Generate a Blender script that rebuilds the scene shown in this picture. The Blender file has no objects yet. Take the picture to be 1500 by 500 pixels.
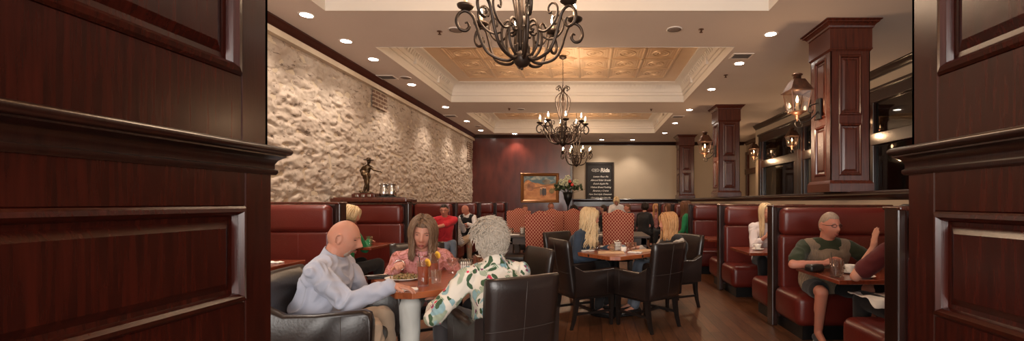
EXPOSURE = 0.68
import bpy, bmesh, math, random
from mathutils import Vector, Matrix, noise, Quaternion
V = Vector; PI = math.pi
random.seed(7)
SC = bpy.context.scene
COL = SC.collection
CH = 1.3            # camera height
def W(px, py, Y):   # point of the photo (1500x500 frame) at depth Y, in metres
    return V(((px-864)*Y/640.0, Y, CH-(py-297)*Y/640.0))
def lin(c):
    return c/12.92 if c <= .04045 else ((c+.055)/1.055)**2.4
def rgb(r, g, b): return (lin(r/255.), lin(g/255.), lin(b/255.), 1)

# ---------------------------------------------------------------- materials
def mat(name, col, rough=.5, metal=0., spec=.5, col2=None, scale=8., bump=0., bscale=60., coat=0., emit=None, estr=0., trans=0., alpha=1., stretch=None, sheen=0.):
    m = bpy.data.materials.new(name); m.use_nodes = True
    nt = m.node_tree; b = nt.nodes['Principled BSDF']
    b.inputs['Base Color'].default_value = col
    b.inputs['Roughness'].default_value = rough
    b.inputs['Metallic'].default_value = metal
    b.inputs['Specular IOR Level'].default_value = spec
    b.inputs['Coat Weight'].default_value = coat
    b.inputs['Coat Roughness'].default_value = .15
    b.inputs['Transmission Weight'].default_value = trans
    b.inputs['Alpha'].default_value = alpha
    b.inputs['Sheen Weight'].default_value = sheen
    if emit:
        b.inputs['Emission Color'].default_value = emit
        b.inputs['Emission Strength'].default_value = estr
    tc = nt.nodes.new('ShaderNodeTexCoord'); mp = nt.nodes.new('ShaderNodeMapping')
    nt.links.new(tc.outputs['Object'], mp.inputs['Vector'])
    if stretch: mp.inputs['Scale'].default_value = stretch
    n = nt.nodes.new('ShaderNodeTexNoise'); n.inputs['Scale'].default_value = scale; n.inputs['Detail'].default_value = 5
    nt.links.new(mp.outputs[0], n.inputs['Vector'])
    r = nt.nodes.new('ShaderNodeValToRGB')
    r.color_ramp.elements[0].position = .3; r.color_ramp.elements[1].position = .7
    r.color_ramp.elements[0].color = col
    r.color_ramp.elements[1].color = col2 or tuple(min(1, c*1.12) for c in col[:3])+(1,)
    nt.links.new(n.outputs['Fac'], r.inputs[0]); nt.links.new(r.outputs[0], b.inputs['Base Color'])
    if bump:
        n2 = nt.nodes.new('ShaderNodeTexNoise'); n2.inputs['Scale'].default_value = bscale; n2.inputs['Detail'].default_value = 4
        nt.links.new(mp.outputs[0], n2.inputs['Vector'])
        bp = nt.nodes.new('ShaderNodeBump'); bp.inputs['Strength'].default_value = bump; bp.inputs['Distance'].default_value = .01
        nt.links.new(n2.outputs['Fac'], bp.inputs['Height']); nt.links.new(bp.outputs[0], b.inputs['Normal'])
    return m
def nodes(m): return m.node_tree, m.node_tree.nodes['Principled BSDF']
def ramp(nt, stops, src, interp='LINEAR'):
    r = nt.nodes.new('ShaderNodeValToRGB'); e = r.color_ramp.elements; r.color_ramp.interpolation = interp
    while len(e) < len(stops): e.new(.5)
    for i, (p, c) in enumerate(stops): e[i].position = p; e[i].color = c
    nt.links.new(src, r.inputs[0]); return r
def mixc(nt, fac, a, b):
    m = nt.nodes.new('ShaderNodeMix'); m.data_type = 'RGBA'
    for sock, v in ((m.inputs[0], fac), (m.inputs[6], a), (m.inputs[7], b)):
        if hasattr(v, 'node'): nt.links.new(v, sock)
        else: sock.default_value = v
    return m.outputs[2]
def tex(nt, kind, scale, vec=None, **kw):
    n = nt.nodes.new(kind); n.inputs['Scale'].default_value = scale
    for k, v in kw.items():
        if k in n.inputs: n.inputs[k].default_value = v
        else: setattr(n, k, v)
    if vec is None:
        tc = nt.nodes.new('ShaderNodeTexCoord'); vec = tc.outputs['Object']
    nt.links.new(vec, n.inputs['Vector']); return n
def mapping(nt, scale=(1,1,1), rot=(0,0,0), loc=(0,0,0)):
    tc = nt.nodes.new('ShaderNodeTexCoord'); mp = nt.nodes.new('ShaderNodeMapping')
    mp.inputs['Scale'].default_value = scale; mp.inputs['Rotation'].default_value = rot; mp.inputs['Location'].default_value = loc
    nt.links.new(tc.outputs['Object'], mp.inputs['Vector']); return mp.outputs[0]
def mth(nt, op, a, b=None):
    n = nt.nodes.new('ShaderNodeMath'); n.operation = op
    for i, v in enumerate((a, b)):
        if v is None: continue
        if hasattr(v, 'node'): nt.links.new(v, n.inputs[i])
        else: n.inputs[i].default_value = v
    return n.outputs[0]

M = {}
M['wood'] = mat('mahogany', rgb(60,24,15), .27, col2=rgb(84,35,21), scale=3, stretch=(14,14,1), bump=.08, bscale=20, coat=.35)
M['wooddark'] = mat('dark_mahogany', rgb(30,14,11), .28, col2=rgb(44,20,14), scale=3, stretch=(14,14,1), bump=.06, bscale=20, coat=.3)
M['pillar'] = mat('pillar_mahogany', rgb(38,12,8), .25, col2=rgb(62,20,12), scale=5, stretch=(16,16,1), bump=.03, bscale=14, coat=.1, spec=.35)
M['crown'] = mat('crown_wood', rgb(58,26,18), .35, col2=rgb(74,34,24), scale=3)
M['tabletop'] = mat('table_wood', rgb(126,62,34), .28, col2=rgb(168,92,52), scale=3.2, stretch=(1.2,16,6), bump=.05, bscale=15, coat=.4)
M['boothtable'] = mat('booth_table_wood', rgb(104,44,28), .25, col2=rgb(134,62,38), scale=3, stretch=(12,1.2,5), coat=.4)
M['darktable'] = mat('dark_table', rgb(62,48,42), .35, col2=rgb(78,62,54), scale=3, stretch=(1,10,4))
M['leather'] = mat('red_leather', rgb(86,27,21), .32, col2=rgb(96,32,25), scale=3, bump=.12, bscale=90, spec=.5)
M['leather_edge'] = mat('red_leather_piping', rgb(92,26,20), .4)
M['chair'] = mat('brown_black_leather', rgb(30,22,20), .31, col2=rgb(40,30,27), scale=4, bump=.08, bscale=70)
M['chairseam'] = mat('leather_seam', rgb(52,43,39), .5)
M['chairwood'] = mat('ebony_wood', rgb(28,22,20), .35)
M['iron'] = mat('wrought_iron', rgb(50,40,35), .42, metal=.55, col2=rgb(70,56,46), scale=20)
M['black'] = mat('black_metal', rgb(22,20,20), .4, metal=.3)
M['bronze'] = mat('bronze', rgb(62,48,36), .3, metal=.9, col2=rgb(96,76,54), scale=14)
M['copper'] = mat('aged_copper', rgb(120,84,66), .4, metal=.75, col2=rgb(84,62,52), scale=16)
M['steel'] = mat('steel', rgb(190,184,178), .2, metal=1)
M['ceil'] = mat('ceiling_paint', rgb(212,198,188), .85, col2=rgb(216,202,192), scale=1.5)
M['coffer'] = mat('cream_moulding', rgb(222,214,204), .5, col2=rgb(226,218,208), scale=2)
M['tin'] = mat('pressed_tin', rgb(214,182,146), .38, col2=rgb(220,190,156), scale=3, metal=.15)
M['cream'] = mat('cream_wall', rgb(196,178,154), .85, col2=rgb(202,184,160), scale=1.2)
M['trimcream'] = mat('cream_trim', rgb(202,184,160), .6)
M['white'] = mat('white_ceramic', rgb(235,230,222), .25)
M['linen'] = mat('linen', rgb(228,222,214), .9, bump=.2, bscale=120)
M['kraft'] = mat('kraft_board', rgb(206,170,134), .7)
M['bulb'] = mat('candle_bulb', rgb(255,220,170), .3, emit=(1,.72,.42,1), estr=45)
M['flame'] = mat('lantern_flame', rgb(255,220,170), .3, emit=(1,.62,.32,1), estr=28)
M['lamp'] = mat('downlight_lens', rgb(255,245,230), .3, emit=(1,.9,.78,1), estr=22)
M['candle'] = mat('candle_sleeve', rgb(226,200,160), .5)
M['trim'] = mat('lamp_trim', rgb(225,215,205), .4)
M['grille'] = mat('speaker_grille', rgb(128,112,102), .8)
M['gold'] = mat('gilt_frame', rgb(128,84,46), .35, metal=.5)
M['leaf'] = mat('leaf_green', rgb(44,60,36), .5, col2=rgb(70,88,52), scale=18)
M['petalw'] = mat('petal_white', rgb(206,208,176), .7)
M['petalr'] = mat('petal_coral', rgb(214,70,60), .6)
M['tea'] = mat('iced_tea', rgb(150,46,22), .12, spec=.5, col2=rgb(170,60,30))
M['lemon'] = mat('lemon', rgb(232,180,62), .5)
M['chalk'] = mat('chalk_lettering', rgb(228,222,212), .8)
M['board'] = mat('black_board', rgb(30,25,24), .6, col2=rgb(36,31,29))
M['boardframe'] = mat('board_frame', rgb(46,38,35), .4)
M['dark'] = mat('dark_plastic', rgb(26,24,24), .35)
M['shoe'] = mat('shoe_leather', rgb(32,28,27), .4)
M['sole'] = mat('shoe_sole', rgb(190,186,180), .7)
M['food'] = mat('salad', rgb(70,86,40), .6, col2=rgb(176,130,90), scale=60, bump=.6, bscale=90)
# glass
def glassmat(name, tint, rough=.02, k=.7, b0=.05):
    m = bpy.data.materials.new(name); m.use_nodes = True; nt = m.node_tree
    nt.nodes.remove(nt.nodes['Principled BSDF']); out = nt.nodes['Material Output']
    t = nt.nodes.new('ShaderNodeBsdfTransparent'); t.inputs[0].default_value = tint
    g = nt.nodes.new('ShaderNodeBsdfGlossy'); g.inputs['Roughness'].default_value = rough
    lw = nt.nodes.new('ShaderNodeLayerWeight'); lw.inputs[0].default_value = .35
    mx = nt.nodes.new('ShaderNodeMixShader'); f = mth(nt, 'MULTIPLY_ADD', lw.outputs['Fresnel'], k)
    f.node.inputs[2].default_value = b0
    nt.links.new(f, mx.inputs[0]); nt.links.new(t.outputs[0], mx.inputs[1]); nt.links.new(g.outputs[0], mx.inputs[2])
    nt.links.new(mx.outputs[0], out.inputs[0]); return m
M['glass'] = glassmat('clear_glass', (.97,.97,.96,1), k=.45, b0=.02)
M['lanternglass'] = glassmat('lantern_glass', (.93,.87,.82,1), .05)
M['pane'] = glassmat('window_pane', (.35,.33,.31,1), .03)

def stone_mat():
    m = mat('limestone', rgb(176,154,130), .9); nt, b = nodes(m)
    n1 = tex(nt, 'ShaderNodeTexNoise', 2.2, Detail=8, Roughness=.6)
    r = ramp(nt, [(.28, rgb(172,156,143)), (.5, rgb(184,170,157)), (.72, rgb(198,186,174))], n1.outputs['Fac'])
    n2 = tex(nt, 'ShaderNodeTexNoise', 14, Detail=6, Roughness=.7)
    r2 = ramp(nt, [(.3, rgb(176,158,142)), (.46, rgb(250,242,232))], n2.outputs['Fac'])
    mx = nt.nodes.new('ShaderNodeMix'); mx.data_type = 'RGBA'; mx.blend_type = 'MULTIPLY'; mx.inputs[0].default_value = .65
    nt.links.new(r.outputs[0], mx.inputs[6]); nt.links.new(r2.outputs[0], mx.inputs[7])
    n5 = tex(nt, 'ShaderNodeTexNoise', 7, mapping(nt, scale=(1,1,2.6), rot=(.35,0,0)), Detail=5, Roughness=.6, Distortion=.6)
    r5 = ramp(nt, [(.34, rgb(118,98,84)), (.40, (1,1,1,1))], n5.outputs['Fac'])
    mx5 = nt.nodes.new('ShaderNodeMix'); mx5.data_type = 'RGBA'; mx5.blend_type = 'MULTIPLY'; mx5.inputs[0].default_value = .8
    nt.links.new(mx.outputs[2], mx5.inputs[6]); nt.links.new(r5.outputs[0], mx5.inputs[7]); nt.links.new(mx5.outputs[2], b.inputs['Base Color'])
    n3 = tex(nt, 'ShaderNodeTexNoise', 4.2, mapping(nt, scale=(1,1,2.3)), Detail=9, Roughness=.68, Distortion=.35, noise_type='RIDGED_MULTIFRACTAL')
    n3m = mth(nt, 'MULTIPLY', n3.outputs['Fac'], -.6)
    bp = nt.nodes.new('ShaderNodeBump'); bp.inputs['Strength'].default_value = .8; bp.inputs['Distance'].default_value = .05
    nt.links.new(n3m, bp.inputs['Height']); nt.links.new(bp.outputs[0], b.inputs['Normal'])
    return m
M['stone'] = stone_mat()
def floor_mat():
    m = mat('wood_floor', rgb(84,48,30), .36, spec=.4); nt, b = nodes(m)
    v = mapping(nt, rot=(0,0,PI/2))
    br = nt.nodes.new('ShaderNodeTexBrick'); nt.links.new(v, br.inputs['Vector'])
    br.inputs['Scale'].default_value = 1; br.inputs['Brick Width'].default_value = 1.3; br.inputs['Row Height'].default_value = .12
    br.inputs['Mortar Size'].default_value = .003; br.offset = .37
    br.inputs['Color1'].default_value = rgb(112,72,46); br.inputs['Color2'].default_value = rgb(86,54,35); br.inputs['Mortar'].default_value = rgb(36,20,14)
    n = tex(nt, 'ShaderNodeTexNoise', 5, mapping(nt, scale=(12,1,1)), Detail=6)
    r = ramp(nt, [(.3, (.62,.6,.58,1)), (.7, (1.15,1.15,1.15,1))], n.outputs['Fac'])
    mx = nt.nodes.new('ShaderNodeMix'); mx.data_type = 'RGBA'; mx.blend_type = 'MULTIPLY'; mx.inputs[0].default_value = 1
    nt.links.new(br.outputs['Color'], mx.inputs[6]); nt.links.new(r.outputs[0], mx.inputs[7]); nt.links.new(mx.outputs[2], b.inputs['Base Color'])
    return m
M['floor'] = floor_mat()
def damask_mat():   # red cloth with a cream trellis
    m = mat('trellis_fabric', rgb(132,38,30), .85); nt, b = nodes(m)
    tc = nt.nodes.new('ShaderNodeTexCoord'); sp = nt.nodes.new('ShaderNodeSeparateXYZ'); nt.links.new(tc.outputs['Object'], sp.inputs[0])
    k = 1/.047
    xs = mth(nt, 'MULTIPLY', sp.outputs['X'], k); zs = mth(nt, 'MULTIPLY', sp.outputs['Z'], k*.86)
    a = mth(nt, 'ADD', xs, zs); c = mth(nt, 'SUBTRACT', xs, zs)
    def tri(v): return mth(nt, 'ABSOLUTE', mth(nt, 'SUBTRACT', mth(nt, 'FRACT', v), .5))
    ta, tb = tri(a), tri(c)
    line = mth(nt, 'LESS_THAN', mth(nt, 'MINIMUM', ta, tb), .085)
    dot = mth(nt, 'GREATER_THAN', mth(nt, 'MINIMUM', ta, tb), .41)
    cross = mth(nt, 'LESS_THAN', mth(nt, 'MAXIMUM', ta, tb), .15)
    l2 = mth(nt, 'MAXIMUM', line, cross)
    c1 = mixc(nt, l2, rgb(136,36,28), rgb(204,156,126)); c2 = mixc(nt, dot, c1, rgb(96,24,22))
    nt.links.new(c2, b.inputs['Base Color']); return m
M['trellis'] = damask_mat()
def floral_mat():
    m = mat('floral_blouse', rgb(232,222,206), .8); nt, b = nodes(m)
    n = tex(nt, 'ShaderNodeTexNoise', 9, Detail=2)
    vv = nt.nodes.new('ShaderNodeVectorMath'); vv.operation = 'MULTIPLY_ADD'
    tc = nt.nodes.new('ShaderNodeTexCoord')
    nt.links.new(n.outputs['Color'], vv.inputs[0]); vv.inputs[1].default_value = (.14,.14,.14); nt.links.new(tc.outputs['Object'], vv.inputs[2])
    def blobs(scale, th, off):
        mp = nt.nodes.new('ShaderNodeMapping'); mp.inputs['Location'].default_value = off; mp.inputs['Scale'].default_value = (1,1,.5); mp.inputs['Rotation'].default_value = (off[0], off[1]*2, off[2])
        nt.links.new(vv.outputs[0], mp.inputs[0])
        v = tex(nt, 'ShaderNodeTexVoronoi', scale, mp.outputs[0], Randomness=1.0)
        return mth(nt, 'LESS_THAN', v.outputs['Distance'], th), v
    base = rgb(218,208,194)
    f1, v1 = blobs(14, .40, (.3,.1,.7)); c = mixc(nt, f1, base, rgb(92,116,92))
    w = tex(nt, 'ShaderNodeTexWave', 40, mapping(nt, rot=(.5,.8,.2)), Distortion=4.)
    st = mth(nt, 'GREATER_THAN', w.outputs['Fac'], .62)
    f1b = mth(nt, 'MULTIPLY', f1, st); c = mixc(nt, f1b, c, rgb(214,214,190))
    f2, _ = blobs(14, .31, (1.3,2.1,.2)); c = mixc(nt, f2, c, rgb(138,168,172))
    f3, _ = blobs(17, .32, (4.3,.6,1.9)); c = mixc(nt, f3, c, rgb(58,84,56))
    f4, _ = blobs(14, .19, (2.2,5.1,3.2)); c = mixc(nt, f4, c, rgb(206,58,84))
    f5, _ = blobs(19, .19, (7.2,1.1,2.2)); c = mixc(nt, f5, c, rgb(118,58,86))
    nt.links.new(c, b.inputs['Base Color']); return m
M['floral'] = floral_mat()
def pink_mat():
    m = mat('pink_blouse', rgb(200,130,130), .8); nt, b = nodes(m)
    n = tex(nt, 'ShaderNodeTexNoise', 11, Detail=5, Distortion=1.6)
    r = ramp(nt, [(.36, rgb(150,82,66)), (.43, rgb(206,138,134)), (.52, rgb(214,152,150)), (.58, rgb(168,100,80)), (.66, rgb(212,146,146))], n.outputs['Fac'])
    nt.links.new(r.outputs[0], b.inputs['Base Color']); return m
M['pink'] = pink_mat()
def stripes_mat(name, c1, c2, k, axis='Z'):
    m = mat(name, c1, .8); nt, b = nodes(m)
    tc = nt.nodes.new('ShaderNodeTexCoord'); sp = nt.nodes.new('ShaderNodeSeparateXYZ'); nt.links.new(tc.outputs['Object'], sp.inputs[0])
    s = mth(nt, 'GREATER_THAN', mth(nt, 'FRACT', mth(nt, 'MULTIPLY', mth(nt, 'ADD', sp.outputs[axis], sp.outputs['X']), k)), .55)
    nt.links.new(mixc(nt, s, c1, c2), b.inputs['Base Color']); return m
M['stripe'] = stripes_mat('striped_shirt', rgb(210,206,206), rgb(92,88,100), 34)
M['stripe2'] = stripes_mat('fine_striped_sleeve', rgb(216,206,192), rgb(130,112,100), 55)
def knit_mat():
    m = mat('knit_vest', rgb(138,118,98), .9); nt, b = nodes(m)
    w = tex(nt, 'ShaderNodeTexWave', 40, Distortion=3.5); w.wave_type = 'BANDS'
    r = ramp(nt, [(.2, rgb(128,110,92)), (.8, rgb(146,127,107))], w.outputs['Fac'])
    nt.links.new(r.outputs[0], b.inputs['Base Color'])
    bp = nt.nodes.new('ShaderNodeBump'); bp.inputs['Strength'].default_value = .6; bp.inputs['Distance'].default_value = .01
    nt.links.new(w.outputs['Fac'], bp.inputs['Height']); nt.links.new(bp.outputs[0], b.inputs['Normal']); return m
M['knit'] = knit_mat()
def brick_mat():
    m = mat('old_brick', rgb(120,86,66), .9); nt, b = nodes(m)
    br = nt.nodes.new('ShaderNodeTexBrick'); nt.links.new(mapping(nt, rot=(0,-PI/2,-PI/2)), br.inputs['Vector'])
    tc = nt.nodes.new('ShaderNodeTexCoord'); sp = nt.nodes.new('ShaderNodeSeparateXYZ'); cb = nt.nodes.new('ShaderNodeCombineXYZ')
    nt.links.new(tc.outputs['Object'], sp.inputs[0]); nt.links.new(sp.outputs['Y'], cb.inputs['X']); nt.links.new(sp.outputs['Z'], cb.inputs['Y']); nt.links.new(cb.outputs[0], br.inputs['Vector'])
    br.inputs['Scale'].default_value = 1; br.inputs['Brick Width'].default_value = .2; br.inputs['Row Height'].default_value = .07; br.inputs['Mortar Size'].default_value = .012
    br.inputs['Color1'].default_value = rgb(120,88,68); br.inputs['Color2'].default_value = rgb(100,74,60); br.inputs['Mortar'].default_value = rgb(168,148,128)
    nt.links.new(br.outputs['Color'], b.inputs['Base Color']); return m
M['brick'] = brick_mat()
M['burgundy'] = mat('burgundy_panel', rgb(66,22,17), .3, col2=rgb(96,38,28), scale=1.6, stretch=(3,1,1), coat=.35)
M['mottled'] = mat('mottled_wall', rgb(84,78,70), .9, col2=rgb(140,128,110), scale=5)
def cloth(name, r, g, b, k=1.14): return mat(name, rgb(r,g,b), .85, col2=tuple(min(1,c*k) for c in rgb(r,g,b)[:3])+(1,), scale=5, sheen=.1)
M['blue_shirt'] = cloth('pale_blue_shirt', 172,176,192); M['khaki'] = cloth('khaki_trousers', 168,146,124); M['whitepants'] = cloth('white_trousers', 206,206,200)
M['denim'] = cloth('denim_jacket', 44,58,76); M['blackc'] = cloth('black_cloth', 22,20,22); M['whitec'] = cloth('white_cloth', 222,216,212)
M['red'] = cloth('red_polo', 190,34,44); M['jeans'] = cloth('blue_jeans', 92,100,112); M['green'] = cloth('green_top', 24,120,72)
M['olive'] = cloth('olive_shirt', 40,48,26); M['maroon'] = cloth('maroon_shirt', 88,24,26); M['lace'] = cloth('white_lace_blouse', 214,204,204)
M['greydark'] = cloth('dark_grey_cloth', 50,46,48)
def skin(name, r, g, b): return mat(name, rgb(r,g,b), .5, col2=rgb(min(255,r+10), g-4, b-6), scale=14, spec=.35)
M['skin1'] = skin('skin_fair', 190,140,119); M['skin2'] = skin('skin_rosy', 184,126,106); M['skin3'] = skin('skin_warm', 160,108,84)
M['lip'] = mat('lips', rgb(150,76,70), .4); M['eye'] = mat('eye_dark', rgb(48,36,32), .2)
def hairm(name, a, b): return mat(name, rgb(*a), .5, col2=rgb(*b), scale=9, stretch=(14,14,2), spec=.3, bump=.12, bscale=50)
M['h_brown'] = hairm('brown_hair', (92,70,54), (128,102,80)); M['h_grey'] = hairm('grey_hair', (168,156,142), (190,178,164))
M['h_blond'] = hairm('blond_hair', (206,176,132), (232,208,168)); M['h_ginger'] = hairm('strawberry_hair', (170,120,76), (206,160,112))
M['h_dark'] = hairm('dark_hair', (34,24,20), (52,38,30)); M['h_white'] = hairm('white_stubble', (150,130,116), (186,170,156)); M['h_salt'] = hairm('greying_short_hair', (138,116,98), (166,146,128)); M['h_chest'] = hairm('chestnut_hair', (90,56,38), (120,80,54))

# ---------------------------------------------------------------- mesh helpers
def link(o, parent=None):
    COL.objects.link(o)
    if parent: o.parent = parent
    return o
def obj(name, bm, m, parent=None, smooth=True, loc=None, angle=None):
    me = bpy.data.meshes.new(name)
    if isinstance(bm, bmesh.types.BMesh):
        bmesh.ops.recalc_face_normals(bm, faces=bm.faces); bm.to_mesh(me); bm.free()
    else: me = bm
    me.materials.clear(); me.materials.append(m if not isinstance(m, str) else M[m])
    if smooth:
        me.shade_smooth()
        if angle is not None: me.set_sharp_from_angle(angle=math.radians(angle))
    else: me.shade_flat()
    o = bpy.data.objects.new(name, me)
    if loc is not None: o.location = loc
    return link(o, parent)
def thing(name, label, cat, loc=(0,0,0), rz=0, group=None):
    o = bpy.data.objects.new(name, None); o.empty_display_size = .1; COL.objects.link(o)
    o.location = loc; o.rotation_euler = (0,0,rz); tag(o, label, cat, group); return o
def tag(o, label=None, cat=None, group=None):
    if label: o['label'] = label
    if cat: o['category'] = cat
    if group: o['group'] = group
    return o
def struct(name, bm, m, smooth=False):
    o = obj(name, bm, m, smooth=smooth, angle=35 if smooth else None); o['kind'] = 'structure'; return o
def copy_tree(o, parent=None):
    c = o.copy(); COL.objects.link(c)
    if parent: c.parent = parent
    for ch in list(o.children): copy_tree(ch, c)
    return c
def NB(): return bmesh.new()
def box(bm, c, s, r=0., seg=2, rot=None):
    c = V(c)
    t = bmesh.new(); bmesh.ops.create_cube(t, size=1)
    for v in t.verts: v.co = V((v.co.x*s[0], v.co.y*s[1], v.co.z*s[2]))
    if r: bmesh.ops.bevel(t, geom=list(t.edges), offset=min(r, min(s)*.49), segments=seg, profile=.5, affect='EDGES')
    if rot is not None:
        for v in t.verts: v.co = rot @ v.co
    for v in t.verts: v.co += c
    merge(bm, t)
def b2(bm, x0, x1, y0, y1, z0, z1, r=0., seg=2): box(bm, ((x0+x1)/2,(y0+y1)/2,(z0+z1)/2), (abs(x1-x0),abs(y1-y0),abs(z1-z0)), r, seg)
def merge(bm, t):
    mp = {}
    for v in t.verts: mp[v] = bm.verts.new(v.co)
    for f in t.faces:
        try: bm.faces.new([mp[v] for v in f.verts])
        except ValueError: pass
    t.free()
def rings(bm, rs, close=True, cap=True):
    vs = [[bm.verts.new(p) for p in r] for r in rs]
    for a, b in zip(vs, vs[1:]):
        n = len(a)
        for i in range(n if close else n-1):
            j = (i+1) % n
            try: bm.faces.new((a[i], a[j], b[j], b[i]))
            except ValueError: pass
    if cap:
        bm.faces.new(vs[0][::-1]); bm.faces.new(vs[-1])
    return vs
def frame_of(d):
    d = V(d).normalized(); u = d.orthogonal().normalized(); return u, d.cross(u)
def lathe(bm, prof, seg=24, c=(0,0,0), axis=None, cap=True):
    c = V(c); q = V((0,0,1)).rotation_difference(V(axis)) if axis is not None else Quaternion()
    rings(bm, [[c + q @ V((r*math.cos(2*PI*i/seg), r*math.sin(2*PI*i/seg), z)) for i in range(seg)] for r, z in prof], cap=cap)
def tube(bm, pts, r, seg=8, flat=1.):
    pts = [V(p) for p in pts]; n = len(pts)
    rr = r if isinstance(r, (list, tuple)) else [r]*n
    out = []; u = None
    for i, p in enumerate(pts):
        d = (pts[min(i+1, n-1)]-pts[max(i-1, 0)])
        if d.length < 1e-7: d = V((0,0,1))
        d.normalize()
        if u is None: u = d.orthogonal().normalized()
        else:
            u = u - d*u.dot(d)
            u = u.normalized() if u.length > 1e-6 else d.orthogonal().normalized()
        w = d.cross(u)
        out.append([p + (u*math.cos(2*PI*k/seg) + w*flat*math.sin(2*PI*k/seg))*rr[i] for k in range(seg)])
    rings(bm, out)
def smooth_path(ctrl, n=6):
    c = [V(p) for p in ctrl]; c = [c[0]*2-c[1]] + c + [c[-1]*2-c[-2]]; out = []
    for i in range(1, len(c)-2):
        for k in range(n):
            t = k/n; a, b, d, e = c[i-1], c[i], c[i+1], c[i+2]
            out.append(.5*((2*b) + (d-a)*t + (2*a-5*b+4*d-e)*t*t + (3*b-a-3*d+e)*t**3))
    out.append(c[-2]); return out
def capsule(bm, p0, r0, p1, r1, seg=14):
    p0, p1 = V(p0), V(p1); d = p1-p0; L = d.length
    if L < 1e-6: d = V((0,0,1))
    d.normalize(); u, w = frame_of(d); rs = []
    for k in range(5):
        a = -PI/2 + (k+.3)*(PI/2)/5; rs.append((p0 + d*r0*math.sin(a), r0*math.cos(a)))
    rs.append((p0, r0)); rs.append((p0.lerp(p1, .5), (r0+r1)/2)); rs.append((p1, r1))
    for k in range(5):
        a = (k+.7)*(PI/2)/5; rs.append((p1 + d*r1*math.sin(a), r1*math.cos(a)))
    rings(bm, [[c + (u*math.cos(2*PI*i/seg) + w*math.sin(2*PI*i/seg))*r for i in range(seg)] for c, r in rs])
def ell(bm, c, r, rot=None, sub=3):
    t = bmesh.new(); bmesh.ops.create_icosphere(t, subdivisions=sub, radius=1)
    for v in t.verts:
        p = V((v.co.x*r[0], v.co.y*r[1], v.co.z*r[2]))
        v.co = (rot @ p if rot is not None else p) + V(c)
    merge(bm, t)
def prism(bm, poly, z0, z1, r=0.):   # poly of (x, y)
    t = bmesh.new(); a = [t.verts.new((x,y,z0)) for x, y in poly]; b = [t.verts.new((x,y,z1)) for x, y in poly]
    n = len(poly); t.faces.new(a[::-1]); t.faces.new(b)
    for i in range(n): t.faces.new((a[i], a[(i+1)%n], b[(i+1)%n], b[i]))
    if r: bmesh.ops.bevel(t, geom=list(t.edges), offset=r, segments=2, profile=.5, affect='EDGES')
    merge(bm, t)
def sweep(bm, prof, p0, p1, out, up=V((0,0,1))):   # moulding: profile points (outward, up) carried from p0 to p1
    out = V(out); rings(bm, [[V(p) + out*a + up*b for a, b in prof] for p in (p0, p1)])
def remesh(bm, vox, smooth=4, disp=0., dscale=9., seed=0.):
    me = bpy.data.meshes.new('tmp'); bmesh.ops.recalc_face_normals(bm, faces=bm.faces); bm.to_mesh(me); bm.free()
    o = bpy.data.objects.new('tmp', me); COL.objects.link(o)
    r = o.modifiers.new('r', 'REMESH'); r.mode = 'VOXEL'; r.voxel_size = vox
    s = o.modifiers.new('s', 'SMOOTH'); s.iterations = smooth; s.factor = .5
    dg = bpy.context.evaluated_depsgraph_get(); res = bpy.data.meshes.new_from_object(o.evaluated_get(dg), depsgraph=dg)
    bpy.data.objects.remove(o); bpy.data.meshes.remove(me)
    if disp:
        ns = [v.normal.copy() for v in res.vertices]
        for v, n in zip(res.vertices, ns):
            p = v.co*dscale + V((seed, seed*.7, seed*1.3)); w = noise.noise_vector(p*.6)*1.2
            q = V((p.x*.8+w.x*1.5, p.y*.8+w.y*1.5, p.z*.45+w.z*1.5+p.x*.3))
            a = 1-abs(noise.noise(q))*2.2
            v.co += n*max(-.006, disp*(a-.3))
    return res
def vecturn(F): return V((F.y, -F.x, 0))
# ---------------------------------------------------------------- camera
cam = bpy.data.cameras.new('camera'); co = bpy.data.objects.new('camera', cam); COL.objects.link(co)
cam.sensor_width = 36; cam.lens = 36*640/1500.; cam.shift_x = -114/1500.; cam.shift_y = 47/1500.
co.location = (0,0,CH); co.rotation_euler = (PI/2,0,0); cam.clip_start = .05; SC.camera = co
SC.view_settings.view_transform = 'Standard'; SC.view_settings.look = 'None'; SC.view_settings.gamma = 1; SC.view_settings.use_curve_mapping = False
SC.view_settings.exposure = EXPOSURE if 'EXPOSURE' in globals() else 0.

CZ = 3.5; XL = -3.77; YB = 14.2; YB2 = 15.9; XE = -.58; YF = -3.2; XR = 4.8; XH = 3.2
# ---------------------------------------------------------------- floor and ceiling
bm = NB(); b2(bm, -4.2, 7.6, YF, 16.2, -.12, 0); struct('floor', bm, 'floor')
COF = [(-3.03,2.05,1.55,5.0), (-3.03,2.05,6.17,9.54), (-3.03,2.05,10.7,13.8)]
bm = NB()
b2(bm, -4.2, -3.03, YF, 16.2, CZ, CZ+.7); b2(bm, 2.05, 7.6, YF, 16.2, CZ, CZ+.7)
ys = [YF, 1.55, 5.0, 6.17, 9.54, 10.7, 13.8, 16.2]
for a, b in zip(ys[::2], ys[1::2]): b2(bm, -3.03, 2.05, a, b, CZ, CZ+.7)
struct('ceiling', bm, 'ceil')
def nested(bm, x0, x1, y0, y1, steps):   # steps of (inset, z)
    rs = [[V((x0+i, y0+i, z)), V((x1-i, y0+i, z)), V((x1-i, y1-i, z)), V((x0+i, y1-i, z))] for i, z in steps]
    rings(bm, rs, cap=False)
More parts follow.
